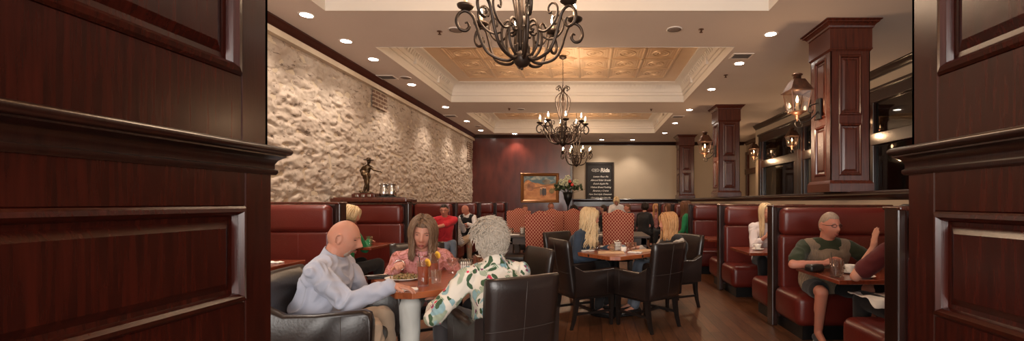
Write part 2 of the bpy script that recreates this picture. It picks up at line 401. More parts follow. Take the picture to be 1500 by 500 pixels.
for k, (x0, x1, y0, y1) in enumerate(COF):
    bm = NB()
    st = [(.004,CZ-.004), (.004,3.63), (.03,3.635), (.03,3.70), (.045,3.705), (.045,3.72)]
    for q in range(7):
        a = q/6*PI/2; st.append((.05+.16*(1-math.cos(a)), 3.72+.15*math.sin(a)))
    st += [(.225,3.870), (.225,3.876), (.24,3.878), (.245,3.892)]
    nested(bm, x0, x1, y0, y1, st)
    # cast plaster joints on the cove, the small ribs
    for yy in [y0+.3+.085*i for i in range(int((y1-y0-.6)/.085))]:
        for xx, sg in ((x0+.075, 1), (x1-.075, -1)): box(bm, (xx+sg*.02, yy, 3.80), (.008,.02,.09), rot=Matrix.Rotation(sg*.5, 3, 'Y'))
    for xx in [x0+.3+.085*i for i in range(int((x1-x0-.6)/.085))]:
        box(bm, (xx, y1-.095, 3.80), (.02,.008,.09), rot=Matrix.Rotation(.5, 3, 'X'))
    for yy in (y0+(y1-y0)*.38, y0+(y1-y0)*.72):
        for xx in (x0+.05, x1-.05): b2(bm, xx-.03, xx+.03, yy-.02, yy+.02, 3.66, 3.80, .01)
    struct('trim_%d' % (k+1), bm, 'coffer', smooth=True)
    bm = NB(); b2(bm, x0+.1, x1-.1, y0+.1, y1-.1, 3.888, 3.95)
    T = .574; cx = (x0+x1)/2; cy = (y0+y1)/2; nx = 7; ny = int((y1-y0-.45-.9)/T+.5)
    X0 = cx-nx*T/2; Y0 = cy-ny*T/2
    for i in range(nx+1): b2(bm, X0+i*T-.022, X0+i*T+.022, Y0, Y0+ny*T, 3.873, 3.89, .005)
    for j in range(ny+1): b2(bm, X0, X0+nx*T, Y0+j*T-.022, Y0+j*T+.022, 3.873, 3.89, .005)
    for i in range(nx):
        for j in range(ny):
            x, y = X0+(i+.5)*T, Y0+(j+.5)*T
            for hw in (.225, .185):
                for sx in (-1, 1):
                    b2(bm, x+sx*hw-.006, x+sx*hw+.006, y-hw, y+hw, 3.882, 3.89, .002)
                    b2(bm, x-hw, x+hw, y+sx*hw-.006, y+sx*hw+.006, 3.882, 3.89, .002)
            for R, rr in ((.14, .010), (.075, .007)):
                tube(bm, [(x+R*math.cos(a*PI/10), y+R*math.sin(a*PI/10), 3.888) for a in range(21)], rr, 6)
            ell(bm, (x, y, 3.886), (.03,.03,.014), sub=1)
    struct('ceiling_tin_%d' % (k+1), bm, 'tin', smooth=True)

# ---------------------------------------------------------------- left wall: limestone relief
def stone_h(y, z):
    w = noise.noise_vector(V((y*1.3, z*1.3, 3)))*.16
    p = V(((y+w.x)*2.4, (z+w.y)*3.3, 0)); d, _ = noise.voronoi(p)
    e = d[1]-d[0]
    h = .022*min(1, e*3.2)**.6
    h += .030*noise.fractal(V((y*2.4, z*5.2, 1)), .8, 2.1, 5) + .020*noise.fractal(V((y*6, z*13, 5)), .75, 2.1, 5)
    n = noise.noise(V((y*5+z*1.5+w.x*6, z*10+w.y*6, 7))); h -= .030*max(0, 1-abs(n)*7)*max(0, noise.noise(V((y*1.7, z*1.7, 9)))+.35)
    pt = noise.noise(V((y*6.5+z*2, z*15, 11))); h -= .035*max(0., min(1., (pt-.22)*6))
    return h*.55
bm = NB(); dy = .017; ny = int((YB-2.6)/dy)+1; nz = int(2.36/dy)+1
gr = [[bm.verts.new((XL-.05+.0+stone_h(2.6+i*dy, 1.0+j*dy), min(2.6+i*dy, YB), min(1.0+j*dy, 3.31))) for j in range(nz)] for i in range(ny+1)]
for i in range(ny):
    for j in range(nz-1): bm.faces.new((gr[i][j], gr[i+1][j], gr[i+1][j+1], gr[i][j+1]))
me_st = struct('wall_left', bm, 'stone', smooth=False); me_st.data.shade_smooth()
bm = NB(); b2(bm, XL-.25, XL-.06, YF, YB2, 0, CZ); b2(bm, XL-.10, XL-.005, YF, 2.62, 0, 3.31); b2(bm, XL-.1, XL, 2.6, YB, 0, 1.02); struct('wall_left_backing', bm, 'cream')
CR = [(0,0), (.10,0), (.10,-.02), (.085,-.03), (.07,-.06), (.045,-.085), (.03,-.10), (.03,-.12), (0,-.12)]
bm = NB(); sweep(bm, CR, (XL-.02,YF,CZ), (XL-.02,YB,CZ), (1,0,0)); struct('trim_4', bm, 'crown', True)
bm = NB(); b2(bm, XL-.08, XL+.03, YF, YB, 3.31, 3.385); struct('trim_5', bm, 'trimcream')
for k, (y0, y1, z0, z1) in enumerate(((7.63,8.15,2.98,3.30), (13.55,13.98,2.62,3.2))):
    bm = NB(); b2(bm, XL-.04, XL-.008, y0, y1, z0, z1, .012)
    tag(obj('brick_patch', bm, 'brick', smooth=False), ['patch of bare brown bricks high in the stone wall above the red-shirted man', 'narrow patch of bare bricks at the far end of the stone wall'][k], 'bricks')

# ---------------------------------------------------------------- back walls
bm = NB(); b2(bm, XL-.2, XE, YB, YB2+.3, 0, CZ); struct('wall_back_left', bm, 'burgundy')
bm = NB(); sweep(bm, CR, (XL,YB+.01,CZ), (XE+.02,YB+.01,CZ), (0,-1,0)); struct('trim_6', bm, 'wooddark', True)
bm = NB(); b2(bm, XE-.06, XE+.015, YB-.02, YB+.12, 0, CZ-.1, .008); struct('trim_7', bm, 'wooddark')
bm = NB(); b2(bm, XE-.01, 7.6, YB2, YB2+.2, 0, CZ); struct('wall_back', bm, 'cream')
bm = NB(); sweep(bm, CR, (XE,YB2+.005,CZ), (5.6,YB2+.005,CZ), (0,-1,0)); struct('trim_8', bm, 'wooddark', True)
LEDGE = [(0,0), (.14,0), (.15,-.012), (.15,-.03), (.13,-.04), (.10,-.045), (.085,-.07), (.06,-.09), (.05,-.10), (0,-.10)]
bm = NB(); b2(bm, XE, XH, YB2-.09, YB2+.01, 0, 1.34); sweep(bm, LEDGE, (XE,YB2-.05,1.43), (XH,YB2-.05,1.43), (0,-1,0)); struct('wall_back_wainscot', bm, 'wooddark', True)
# ---------------------------------------------------------------- half wall on the right with its wooden ledge
bm = NB(); b2(bm, XH, XH+.16, 1.9, YB2, 0, 1.335); struct('wall_half', bm, 'cream')
bm = NB(); sweep(bm, LEDGE, (XH+.04,1.9,1.43), (XH+.04,YB2,1.43), (-1,0,0)); b2(bm, XH+.04, XH+.2, 1.9, YB2, 1.34, 1.43, .01)
struct('trim_9', bm, 'wooddark', True)
# ---------------------------------------------------------------- far right wall: timber windows under a cream band
bm = NB(); b2(bm, XR, XR+.15, YF, 12.5, 3.2, CZ); b2(bm, XR, XR+.15, YF, 12.5, 0, .8); b2(bm, XR-.01, XR+.15, 12.32, 12.62, 0, CZ); struct('wall_right', bm, 'cream')
bm = NB(); sweep(bm, CR, (XR,YF,CZ), (XR,12.6,CZ), (-1,0,0)); sweep(bm, CR, (XR,12.61,CZ), (6.0,12.61,CZ), (0,1,0)); struct('trim_10', bm, 'wooddark', True)
n = 1; yy = 12.32
while yy > 2.5:
    y0 = yy-2.35
    bm = NB()
    b2(bm, XR-.05, XR+.1, y0, yy, 2.98, 3.2, .01); b2(bm, XR-.04, XR+.1, y0, yy, 2.26, 2.46, .01); b2(bm, XR-.05, XR+.1, y0, yy, .78, .95, .01)
    for a in (y0, yy-.16): b2(bm, XR-.055, XR+.1, a, a+.16, .78, 3.0, .01)
    b2(bm, XR-.03, XR+.08, y0+.16, y0+.26, .9, 3.0, .01); b2(bm, XR-.03, XR+.08, yy-.26, yy-.16, .9, 3.0, .01)
    b2(bm, XR-.09, XR, y0-.02, yy, 3.15, 3.21, .015)
    w = struct('window_%d' % n, bm, 'wooddark')
    bm = NB(); b2(bm, XR+.02, XR+.03, y0+.24, yy-.24, .93, 2.27); b2(bm, XR+.02, XR+.03, y0+.24, yy-.24, 2.45, 2.99); obj('window_glass', bm, 'pane', w, smooth=False)
    n += 1; yy = y0
bm = NB(); b2(bm, 7.0, 7.2, YF, 16.1, 0, CZ); struct('wall_far', bm, 'mottled')
# recess at the far right with a glazed door
bm = NB(); b2(bm, 5.7, 5.85, 12.6, YB2, 0, CZ); struct('wall_recess', bm, 'cream')
bm = NB(); sweep(bm, CR, (5.7,12.6,CZ), (5.7,YB2,CZ), (-1,0,0)); b2(bm, 5.6, 5.7, 12.7, 15.8, 2.3, 2.5, .01); b2(bm, 5.62, 5.7, 12.7, 15.8, 3.0, 3.12, .01)
for y in (12.75, 13.7, 14.65, 15.6): b2(bm, 5.61, 5.7, y, y+.14, 0, 3.1, .01)
struct('trim_11', bm, 'wood')
bm = NB(); b2(bm, 5.64, 5.7, 14.0, 14.1, 0, 2.3); b2(bm, 5.64, 5.7, 14.45, 14.55, 0, 2.3)
for z in (0, .9, 1.25, 1.6, 1.95, 2.22): b2(bm, 5.65, 5.69, 14.0, 14.55, z, z+.05)
b2(bm, 5.65, 5.69, 14.26, 14.29, .9, 2.25)
d = struct('door_1', bm, 'wooddark')
bm = NB(); lathe(bm, [(.012,0),(.012,.04),(.028,.05),(.028,.07),(.01,.08)], 12, (5.64,14.08,1.0), (-1,0,0)); obj('door_handle', bm, 'gold', d)

# front wall behind the camera; unseen window added for the fill light
bm = NB(); b2(bm, XL, -3.0, YF-.2, YF, 0, CZ); b2(bm, 3.0, 7.0, YF-.2, YF, 0, CZ); b2(bm, -3.0, 3.0, YF-.2, YF, 0, .8); b2(bm, -3.0, 3.0, YF-.2, YF, 3.0, CZ); struct('wall_front', bm, 'cream')
bm = NB()
for x in (-3.0, -1.5, -.04, 1.42, 2.92): b2(bm, x, x+.08, YF-.14, YF-.06, .8, 3.0)
for z in (.8, 2.92): b2(bm, -3.0, 3.0, YF-.14, YF-.06, z, z+.08)
struct('window_6', bm, 'wood')

# ---------------------------------------------------------------- panelled columns and pillars
PAN = [(0,0), (.008,.006), (.02,.008), (.03,.0), (.036,-.012), (.05,-.013), (.075,-.004), (.085,-.004)]
def panel_face(bmf, bmm, o, u, v, n, w, h, stile, panels, t=.014):
    """o corner of the face, u across, v up, n outward; stiles and rails into bmf, panels into bmm"""
    o, u, v, n = V(o), V(u), V(v), V(n)
    def rect(a0, a1, c0, c1, d0, d1):
        rs = [[o+u*a+v*c+n*d for a, c in ((a0,c0),(a1,c0),(a1,c1),(a0,c1))] for d in (d0, d1-.003)]
        e = .003; rs.append([o+u*a+v*c+n*d1 for a, c in ((a0+e,c0+e),(a1-e,c0+e),(a1-e,c1-e),(a0+e,c1-e))])
        rings(bmf, rs)
    rect(0, stile, 0, h, 0, t); rect(w-stile, w, 0, h, 0, t)
    zs = [0]
    for a, b in panels: zs += [a, b]
    zs.append(h)
    for a, b in zip(zs[::2], zs[1::2]): rect(stile, w-stile, a, b, 0, t)
    for a, b in panels:
        k = 1.0 if (b-a) > .3 else .8
        rs = [[o+u*(x)+v*(z)+n*(t+d*1.3) for x, z in ((stile+i*k,a+i*k),(w-stile-i*k,a+i*k),(w-stile-i*k,b-i*k),(stile+i*k,b-i*k))] for i, d in PAN]
        vs = rings(bmm, rs, cap=False); bmm.faces.new(vs[-1])
def column(x0, y0, w, label, z0=1.43):
    r = thing('panelled_column', label, 'column', (x0+w/2, y0+w/2, z0)); h = w/2; H = CZ-z0
    bm = NB(); b2(bm, -h+.02, h-.02, -h+.02, h-.02, 0, H)
    bmf = NB(); bmm = NB()
    pans = [(.20,.83), (.93,1.66)]
    for o, u, n in (((-h,-h,0),(1,0,0),(0,-1,0)), ((h,-h,0),(0,1,0),(1,0,0)), ((h,h,0),(-1,0,0),(0,1,0)), ((-h,h,0),(0,-1,0),(-1,0,0))):
        oo = V(o)-V(n)*.014; panel_face(bmf, bmm, oo, u, (0,0,1), n, w, H-.2, .10, pans)
    merge(bmf, bm); obj('shaft', bmf, 'wood', r, smooth=False); obj('panel_moulding', bmm, 'wood', r, smooth=False)
    bm = NB(); sq = lambda s, z: [V((-s,-s,z)), V((s,-s,z)), V((s,s,z)), V((-s,s,z))]
    rings(bm, [sq(h+a, H+b) for a, b in ((.002,-.37),(.008,-.36),(.02,-.345),(.02,-.33),(.016,-.325),(.016,-.10),(.03,-.09),(.035,-.07),(.055,-.045),(.075,-.035),(.075,-.02),(.095,-.012),(.095,-.001))])
    obj('capital', bm, 'wood', r, smooth=False)
    bm = NB(); rings(bm, [sq(h+a, b) for a, b in ((.03,0),(.03,.10),(.02,.12),(.004,.14))]); obj('base_moulding', bm, 'wood', r, smooth=False)
    return r
column(2.91, 5.28, .478, 'nearest tall panelled mahogany column rising from the right half wall')
column(2.91, 9.87, .478, 'second panelled mahogany column along the right half wall')
column(2.91, 14.2, .478, 'farthest panelled mahogany column beside the cream back wall')
def pillar(sx, label, zl):
    x = sx*.99; X0, X1 = (x, x+.5) if sx > 0 else (x-.5, x); Y0, Y1 = .45, 1.345
    r = thing('panelled_pillar', label, 'pillar', ((X0+X1)/2, (Y0+Y1)/2, 0)); hx = .25; hy = (Y1-Y0)/2
    bmf = NB(); bmm = NB(); b2(bmf, -hx+.02, hx-.02, -hy+.02, hy-.02, 0, CZ)
    pl = [(.12,.90), zl]; pu = [(1.66,2.5), (2.6,3.2)]
    for (o, u, n, w) in (((-hx,-hy),(1,0,0),(0,-1,0),2*hx), ((hx,-hy),(0,1,0),(1,0,0),2*hy), ((hx,hy),(-1,0,0),(0,1,0),2*hx), ((-hx,hy),(0,-1,0),(-1,0,0),2*hy)):
        n = V(n); oo = V((o[0],o[1],0))
        panel_face(bmf, bmm, oo-n*.002, u, (0,0,1), n, w, 1.42, .102, pl, .012)
        panel_face(bmf, bmm, oo+V((0,0,1.42))-n*.012, u, (0,0,1), n, w, CZ-1.42, .102, [(a-1.42,b-1.42) for a, b in pu], .012)
    obj('shaft', bmf, 'pillar', r, smooth=False); obj('panel_moulding', bmm, 'pillar', r, smooth=False)
    bm = NB(); prof = [(.0,1.385),(.014,1.385),(.018,1.392),(.018,1.40),(.012,1.404),(.012,1.418),(.018,1.43),(.028,1.438),(.034,1.442),(.034,1.446),(.042,1.449),(.046,1.457),(.046,1.463),(.04,1.470),(.03,1.472),(.0,1.476),(-.05,1.478)]
    rings(bm, [[V((-hx-a,-hy-a,z)), V((hx+a,-hy-a,z)), V((hx+a,hy+a,z)), V((-hx-a,hy+a,z))] for a, z in prof], cap=False)
    obj('rail_moulding', bm, 'wooddark', r, smooth=True, angle=50)
    bm = NB(); rings(bm, [[V((-hx-a,-hy-a,z)), V((hx+a,-hy-a,z)), V((hx+a,hy+a,z)), V((-hx-a,hy+a,z))] for a, z in ((.02,0),(.02,.09),(.012,.11),(.0,.12))]); obj('base_moulding', bm, 'wooddark', r, smooth=False)
pillar(-1, 'big dark mahogany pillar close by on the left of the room', (1.02,1.29))
pillar(1, 'big dark mahogany pillar close by on the right of the room', (.98,1.275))

# ---------------------------------------------------------------- recessed lights, speakers, vents, sprinklers
rl = thing('recessed_light', '', 'ceiling light', (0,0,CZ), 0, 'recessed ceiling lights')
bm = NB(); lathe(bm, [(.068,-.004),(.085,-.006),(.092,-.002),(.092,.001)], 28, cap=False); obj('trim_ring', bm, 'trim', rl)
bm = NB(); lathe(bm, [(.07,-.003),(.03,-.006),(.001,-.007)], 24, cap=True); obj('lens', bm, 'lamp', rl)
left = [(-3.32,y) for y in (5.12,5.95,6.7,8.14,10.05,11.8,13.3)]; right = [(2.36,y) for y in (5.7,6.9,8.48,10.35,12.1,13.8)]
extra = [(-2.4,13.95),(.42,15.3),(1.5,15.3),(-3.32,4.2),(-3.32,3.2),(2.36,4.4)]
LAB = {}
words = ['nearest', 'second', 'third', 'fourth', 'fifth', 'sixth', 'farthest']
first = True
for i, (x, y) in enumerate(left+right+extra):
    o = rl if first else copy_tree(rl); first = False; o.location = (x, y, CZ)
    if i < 7: lab = 'round recessed downlight, %s in view along the stone wall' % words[i]
    elif i < 13: lab = 'round recessed downlight, %s in view right of the coffers' % (words[:5]+['farthest'])[i-7]
    else: lab = ['recessed downlight casting a red glow on the burgundy wall', 'recessed downlight by the cream back wall, left above the menu board', 'recessed downlight by the cream back wall, right of the menu board',
                 'recessed downlight over the front of the stone wall, just above the frame', 'recessed downlight near the left pillar, out of frame', 'recessed downlight right of the coffers, nearest the camera'][i-13]
    o['label'] = lab
def disc_thing(name, lab, cat, x, y, mk, group=None):
    t = thing(name, lab, cat, (x,y,CZ), 0, group); mk(t); return t
def mk_speaker(t):
    bm = NB(); lathe(bm, [(.10,.001),(.10,-.006),(.085,-.008)], 28, cap=False); obj('ring', bm, 'trim', t)
    bm = NB(); lathe(bm, [(.088,-.004),(.05,-.008),(.001,-.009)], 24); obj('grille', bm, 'grille', t)
def mk_vent(t):
    bm = NB()
    for sx in (-1,1): b2(bm, sx*.14-.012, sx*.14+.012, -.12, .12, -.01, .001); b2(bm, -.14, .14, sx*.11-.012, sx*.11+.012, -.01, .001)
    obj('frame', bm, 'trim', t, smooth=False)
    bm = NB()
    for k in range(7): box(bm, (0, -.085+k*.028, -.004), (.26,.02,.003), rot=Matrix.Rotation(.7, 3, 'X'))
    obj('louvre', bm, 'grille', t, smooth=False)
    bm = NB(); b2(bm, -.13,.13,-.1,.1,-.0005,.0); obj('duct_opening', bm, 'dark', t, smooth=False)
def mk_spr(t):
    bm = NB(); lathe(bm, [(.035,.001),(.035,-.005),(.012,-.008),(.01,-.035),(.022,-.038),(.022,-.042)], 14); obj('sprinkler_head', bm, 'copper', t)
def cp(px, py): Y = (CZ-CH)*640/(297-py); return (px-864)*Y/640, Y
for px, py, l in ((988,43,'between the near and middle coffers, right'),(668,44,'between the near and middle coffers, left, beside the big chandelier'),(594,114,'beside the air vent along the stone wall'),(763,160,'between the middle and far coffers'),(700,185,'near the far end of the stone wall')):
    disc_thing('ceiling_speaker', 'round grey ceiling speaker '+l, 'ceiling speaker', *cp(px,py), mk_speaker)
for px, py, l in ((567,113,'above the stone wall beside a speaker'),(1086,82,'right of the middle coffer'),(993,171,'above the second column'),(660,170,'left of the far coffer')):
    disc_thing('air_vent', 'square louvred air vent '+l, 'air vent', *cp(px,py), mk_vent)
for px, py, l in ((644,46,'left of the big chandelier'),(1027,43,'between near and middle coffers on the right'),(1063,110,'right of the middle coffer'),(746,159,'behind the middle coffer'),(954,160,'between the middle and far coffers')):
    disc_thing('fire_sprinkler', 'small ceiling sprinkler head '+l, 'sprinkler', *cp(px,py), mk_spr)

# ---------------------------------------------------------------- booths
def soft(bm, x0, x1, y0, y1, z0, z1, r, puff=0., face=None):
    box(bm, ((x0+x1)/2,(y0+y1)/2,(z0+z1)/2), (x1-x0,y1-y0,z1-z0), r, 5)
def booth(name, label, sx, xa, xw, y, sides=(-1,1), group=None, split=None, cap=False, zt=1.255):
    """double bench: xa aisle end, xw wall end, back board at depth y; sides -1 faces the camera, +1 faces away"""
    t = thing(name, label, 'booth', (xa, y, 0), 0, group); W_ = abs(xw-xa); s = 1 if xw > xa else -1
    def X(a, b): return (min(s*a, s*b), max(s*a, s*b))
    bm = NB(); x0, x1 = X(0, .06); b2(bm, x0, x1, -.065, .065, .0, zt+.02, .012); obj('end_post', bm, 'wooddark', t, smooth=False)
    bm = NB(); x0, x1 = X(.03, W_); b2(bm, x0, x1, -.06, .06, .1, zt-.01); obj('back_board', bm, 'wooddark', t, smooth=False)
    bm = NB(); x0, x1 = X(.0, W_); b2(bm, x0, x1, -.085, .085, zt-.005, zt+.022, .01); obj('top_rail', bm, 'wood' , t, smooth=False)
    if cap:
        bm = NB(); x0, x1 = X(-.02, W_); b2(bm, x0, x1, -.2, .2, zt+.022, zt+.075, .012); b2(bm, x0+.03, x1-.03, -.17, .17, zt+.07, zt+.09, .006); obj('shelf_top', bm, 'wood', t, smooth=False)
    for d in sides:
        segs = [(.06, W_)] if not split else [(.06, split), (split+.015, W_)]
        rb = NB(); lb = NB()
        for a, b in segs:
            x0, x1 = X(a+.004, b-.004)
            ys = sorted((d*.03, d*.17)); soft(rb, x0, x1, ys[0], ys[1], zt-.30, zt-.008, .065)
            ys = sorted((d*.03, d*.15)); n = 1
            for q in range(n):
                xa_, xb_ = x0+(x1-x0)*q/n, x0+(x1-x0)*(q+1)/n
                soft(lb, xa_-.002, xb_+.002, ys[0], ys[1], .40, zt-.285, .04)
        obj('headrest_roll', rb, 'leather', t); bc = obj('back_cushion', lb, 'leather', t)
        if not split:
            sb = NB()
            for q in (.36, .68): tube(sb, [(s*W_*q, d*.1495, z) for z in (.45, .6, .8, zt-.31)], .0028, 6)
            obj('seam', sb, 'leather_edge', bc)
        x0, x1 = X(.015, W_); ys = sorted((d*.06, d*.60))
        bm = NB(); soft(bm, x0, x1, ys[0], ys[1], .13, .43, .075); obj('seat', bm, 'leather', t)
        bm = NB(); x0, x1 = X(.09, W_); ys = sorted((0, d*.54)); b2(bm, x0, x1, ys[0], ys[1], 0, .15); obj('plinth', bm, 'black', t, smooth=False)
    return t
RX = 1.92
for k, (y, l) in enumerate(((2.79,'red leather booth bench half hidden by the right pillar'), (4.67,'red leather booth bench behind the man in the knit vest'), (6.54,'red leather booth bench behind the long-haired woman in white'),
                            (8.49,'red leather booth bench, third along the right wall'), (10.37,'red leather booth bench, fourth along the right wall'), (12.26,'red leather booth bench, farthest along the right wall'))):
    booth('booth_bench', l, 1, RX, XH-.01, y, group='right-hand booth benches')
LX = -2.65
for k, (y, l) in enumerate(((2.85,'red leather booth bench by the left pillar, mostly hidden'), (4.70,'red leather booth bench behind the bald man in the blue shirt'), (6.46,'red leather booth bench with bronze statue on its wooden top'), (8.74,'red leather booth bench behind the man in the red polo'),
                            (10.6,'red leather booth bench behind the man in the black vest'), (12.4,'red leather booth bench, next to last along the stone wall'), (14.02,'red leather booth bench at the far end of the stone wall'))):
    booth('booth_bench', l, -1, LX, XL+.04, y, (-1,) if k == 6 else (-1,1), group='left-hand booth benches', cap=(k == 2), split=.82 if k == 3 else None, zt=1.285)
# long bench along the back wall
t = booth('back_wall_bench', 'long red leather bench against the cream back wall', 1, .98, 3.0, YB2-.17, (-1,), zt=1.27)
booth('back_wall_bench', 'red leather bench below the menu board', 1, -.5, .9, YB2-.17, (-1,), zt=1.15)

# ---------------------------------------------------------------- tables
def octa(a, c): return [(-a,-a+c),(-a+c,-a),(a-c,-a),(a,-a+c),(a,a-c),(a-c,a),(-a+c,a),(-a,a-c)]
def pedestal(t, H, base=.27):
    bm = NB(); lathe(bm, [(base,0),(base,.012),(base*.9,.03),(.06,.055),(.045,.07),(.042,H-.03),(.05,H-.02)], 32); obj('pedestal', bm, 'black', t)
    bm = NB(); b2(bm, -.25,.25,-.03,.03,H-.02,H); b2(bm, -.03,.03,-.25,.25,H-.02,H); obj('top_bracket', bm, 'black', t, smooth=False)
def dining(label, x, y, rot, a=.43, z=.72):
    t = thing('dining_table', label, 'table', (x,y,0), rot, 'square dining tables')
    bm = NB(); prism(bm, octa(a, .085), z-.042, z, .004); obj('tabletop', bm, 'tabletop', t, smooth=False)
    for k in range(4):
        bm = NB(); an = k*PI/2; c = V((math.cos(an), math.sin(an), 0))*(a-.0005)+V((0,0,z-.021)); lathe(bm, [(.014,0),(.014,.003),(.010,.004)], 16, c, (math.cos(an), math.sin(an), 0)); obj('wooden_plug', bm, 'wooddark', t)
    pedestal(t, z-.042); return t
T1 = (-1.13, 3.35, math.radians(38)); T2 = (.31, 5.22, math.radians(41))
dining('square dining table with the iced tea glasses and salad plate', *T1)
dining('square dining table between the blonde woman and the woman in the black vest', *T2)
def booth_table(label, x0, x1, y0, y1, z=.69):
    t = thing('booth_table', label, 'table', ((x0+x1)/2,(y0+y1)/2,0), 0, 'booth tables')
    bm = NB(); b2(bm, -(x1-x0)/2,(x1-x0)/2,-(y1-y0)/2,(y1-y0)/2,z-.035,z,.006); obj('tabletop', bm, 'boothtable', t, smooth=False)
    bm = NB(); b2(bm, -.04,.04,-.04,.04,.03,z-.035); b2(bm, -.05,.05,-.3,.3,0,.035,.01); b2(bm, -.3,.3,-.05,.05,0,.035,.01); obj('pedestal', bm, 'black', t, smooth=False)
    return t
booth_table('reddish booth table in front of the man in the knit vest', 1.95, 3.1, 3.42, 4.14)
booth_table('booth table holding one white cup, before the long-haired woman', 1.93, 3.1, 5.28, 6.0)
booth_table('small-looking booth table in the third right-hand booth', 1.95, 3.1, 7.15, 7.9)
booth_table('booth table in the fourth right-hand booth', 1.95, 3.1, 9.05, 9.8)
booth_table('booth table of the women in green at the far right', 1.95, 3.1, 10.95, 11.7)
booth_table('left booth table behind the bald man, with a folded napkin', -3.7, -2.73, 3.5, 4.2, .75)
booth_table('left booth table beside the blonde woman in green', -3.7, -2.68, 5.35, 6.0, .75)
booth_table('left booth table under the red-shirted man\'s arms', -3.7, -2.75, 7.25, 7.95, .74)
booth_table('left booth table between the striped-shirt and black-vest men', -3.7, -2.7, 9.3, 10.0, .76)
booth_table('booth table between the two farthest left booths', -3.7, -2.7, 11.2, 11.8, .75)
def dark_table(label, x0, x1, y0, y1, z=.76):
    t = thing('dark_dining_table', label, 'table', ((x0+x1)/2,(y0+y1)/2,0)); a=(x1-x0)/2; b=(y1-y0)/2
    bm = NB(); b2(bm, -a,a,-b,b,z-.03,z,.006); obj('tabletop', bm, 'darktable', t, smooth=False)
    bm = NB(); b2(bm, -a+.05,a-.05,-b+.05,b-.05,z-.14,z-.03); obj('apron', bm, 'darktable', t, smooth=False)
    for sx in (-1,1):
        for sy in (-1,1):
            bm = NB(); b2(bm, sx*(a-.1)-.05, sx*(a-.1)+.05, sy*(b-.1)-.05, sy*(b-.1)+.05, 0, z-.03, .008); obj('leg', bm, 'darktable', t, smooth=False)
dark_table('dark wooden table left of the high trellis-back chair', -1.40, -.42, 7.05, 7.95)
dark_table('dark wooden table behind the single high chair on the right', -.12, .97, 6.98, 8.1)

# ---------------------------------------------------------------- leather armchairs
def armchair(label, x, y, rz, top=.87, arms=True, w=.245):
    """local frame: chair faces +X, seat centre at origin"""
    t = thing('leather_armchair', label, 'chair', (x,y,0), rz, 'dark leather armchairs')
    bm = NB(); box(bm, (.01,0,.405), (.46,.44,.10), .04, 4); obj('seat', bm, 'chair', t)
    def slab(bm, hw, z0, z1, x0, x1, th, curve=.02, n=8, r=.02):
        rs = []
        for i in range(n+1):
            z = z0+(z1-z0)*i/n; xx = x0+(x1-x0)*i/n; cs = []
            ww = hw*(.94+.06*i/n); tt = th*(1 if i < n else .72)
            if i == 0: tt = th*.7
            for j in range(9): a = -1+j/4; cs.append(V((xx-tt/2*(1-.25*abs(a)**6)-curve*(1-a*a), ww*a, z)))
            for j in range(9): a = 1-j/4; cs.append(V((xx+tt/2*(1-.25*abs(a)**6)-curve*(1-a*a), ww*a, z+(0 if i < n else 0))))
            rs.append(cs)
        rs.append([V((p.x*.5+(x1-curve*.6)*.5, p.y*.985, z1+.014)) for p in rs[-1]])
        rings(bm, rs)
    bm = NB(); slab(bm, w, .32, top, -.225, -.31, .075); obj('backrest', bm, 'chair', t)
    bm = NB()
    ct = lambda z: -.225-.085*(z-.32)/(top-.32)
    tube(bm, [(ct(z)-.0375-.021, 0, z) for z in (.33,.5,.7,top-.01)], .0022, 6)
    for z in (.58,): tube(bm, [(ct(z)-.0375-.021*(1-a*a)+.0093*abs(a)**6, w*.97*a, z) for a in [k/8-1 for k in range(17)]], .0022, 6)
    obj('seam', bm, 'chairseam', t)
    if arms:
        for s in (-1, 1):
            bm = NB(); y0 = s*(w-.0)
            prof = [(-.24,.33),(.24,.33),(.255,.36),(.262,.56),(.25,.60),(.22,.615),(.0,.60),(-.15,.60),(-.26,.66)]
            rs = []
            for yy, k in ((-.034,.9),(-.028,.98),(0,1),(.028,.98),(.034,.9)):
                c = V((0,0,.47)); rs.append([V(((px-0)*(.96+.04*k), y0+yy+s*.01, .47+(pz-.47)*k)) for px, pz in prof])
            rings(bm, rs); bmesh.ops.recalc_face_normals(bm, faces=bm.faces)
            o = obj('armrest', bm, 'chair', t, angle=60)
            bm = NB(); tube(bm, [(.12, y0+s*.0445, .35),(.12, y0+s*.0445,.59)], .0018, 6); obj('arm_seam', bm, 'chairseam', o)
    bm = NB(); b2(bm, -.21,.225,-.235,.235,.30,.36,.01); obj('seat_frame', bm, 'chairwood', t, smooth=False)
    for sx, sy in ((1,1),(1,-1),(-1,1),(-1,-1)):
        bm = NB(); X, Yy = sx*.205, sy*.215
        if sx > 0: rings(bm, [[V((X+a*k+0, Yy+b*k, z)) for a, b in ((-1,-1),(1,-1),(1,1),(-1,1))] for z, k in ((0,.014),(.18,.019),(.34,.023))])
        else: rings(bm, [[V((X+dx+a*k, Yy+b*k, z)) for a, b in ((-1,-1),(1,-1),(1,1),(-1,1))] for z, k, dx in ((0,.014,-.06),(.10,.017,-.03),(.22,.021,-.008),(.34,.024,0))])
        obj('leg', bm, 'chairwood', t, smooth=False)
    for sy in (-1,1):
        bm = NB(); b2(bm, -.225,.20,sy*.213-.01,sy*.213+.01,.14,.165); obj('stretcher', bm, 'chairwood', t, smooth=False)
    bm = NB(); b2(bm, -.01,.015,-.21,.21,.14,.165); obj('cross_stretcher', bm, 'chairwood', t, smooth=False)
    return t
R = math.radians
armchair('dark leather armchair under the bald man in the blue shirt', -1.57, 2.74, R(8), .775).scale = (1.12,1.12,1.12)
armchair('dark leather armchair behind the woman in pink', -1.50, 3.93, R(-60), .90)
armchair('dark leather armchair seen from behind, with the grey-haired woman', -.555, 2.765, R(124), .865, w=.225)
armchair('empty dark leather armchair just right of the grey-haired woman', -.72, 3.90, R(215), .865)
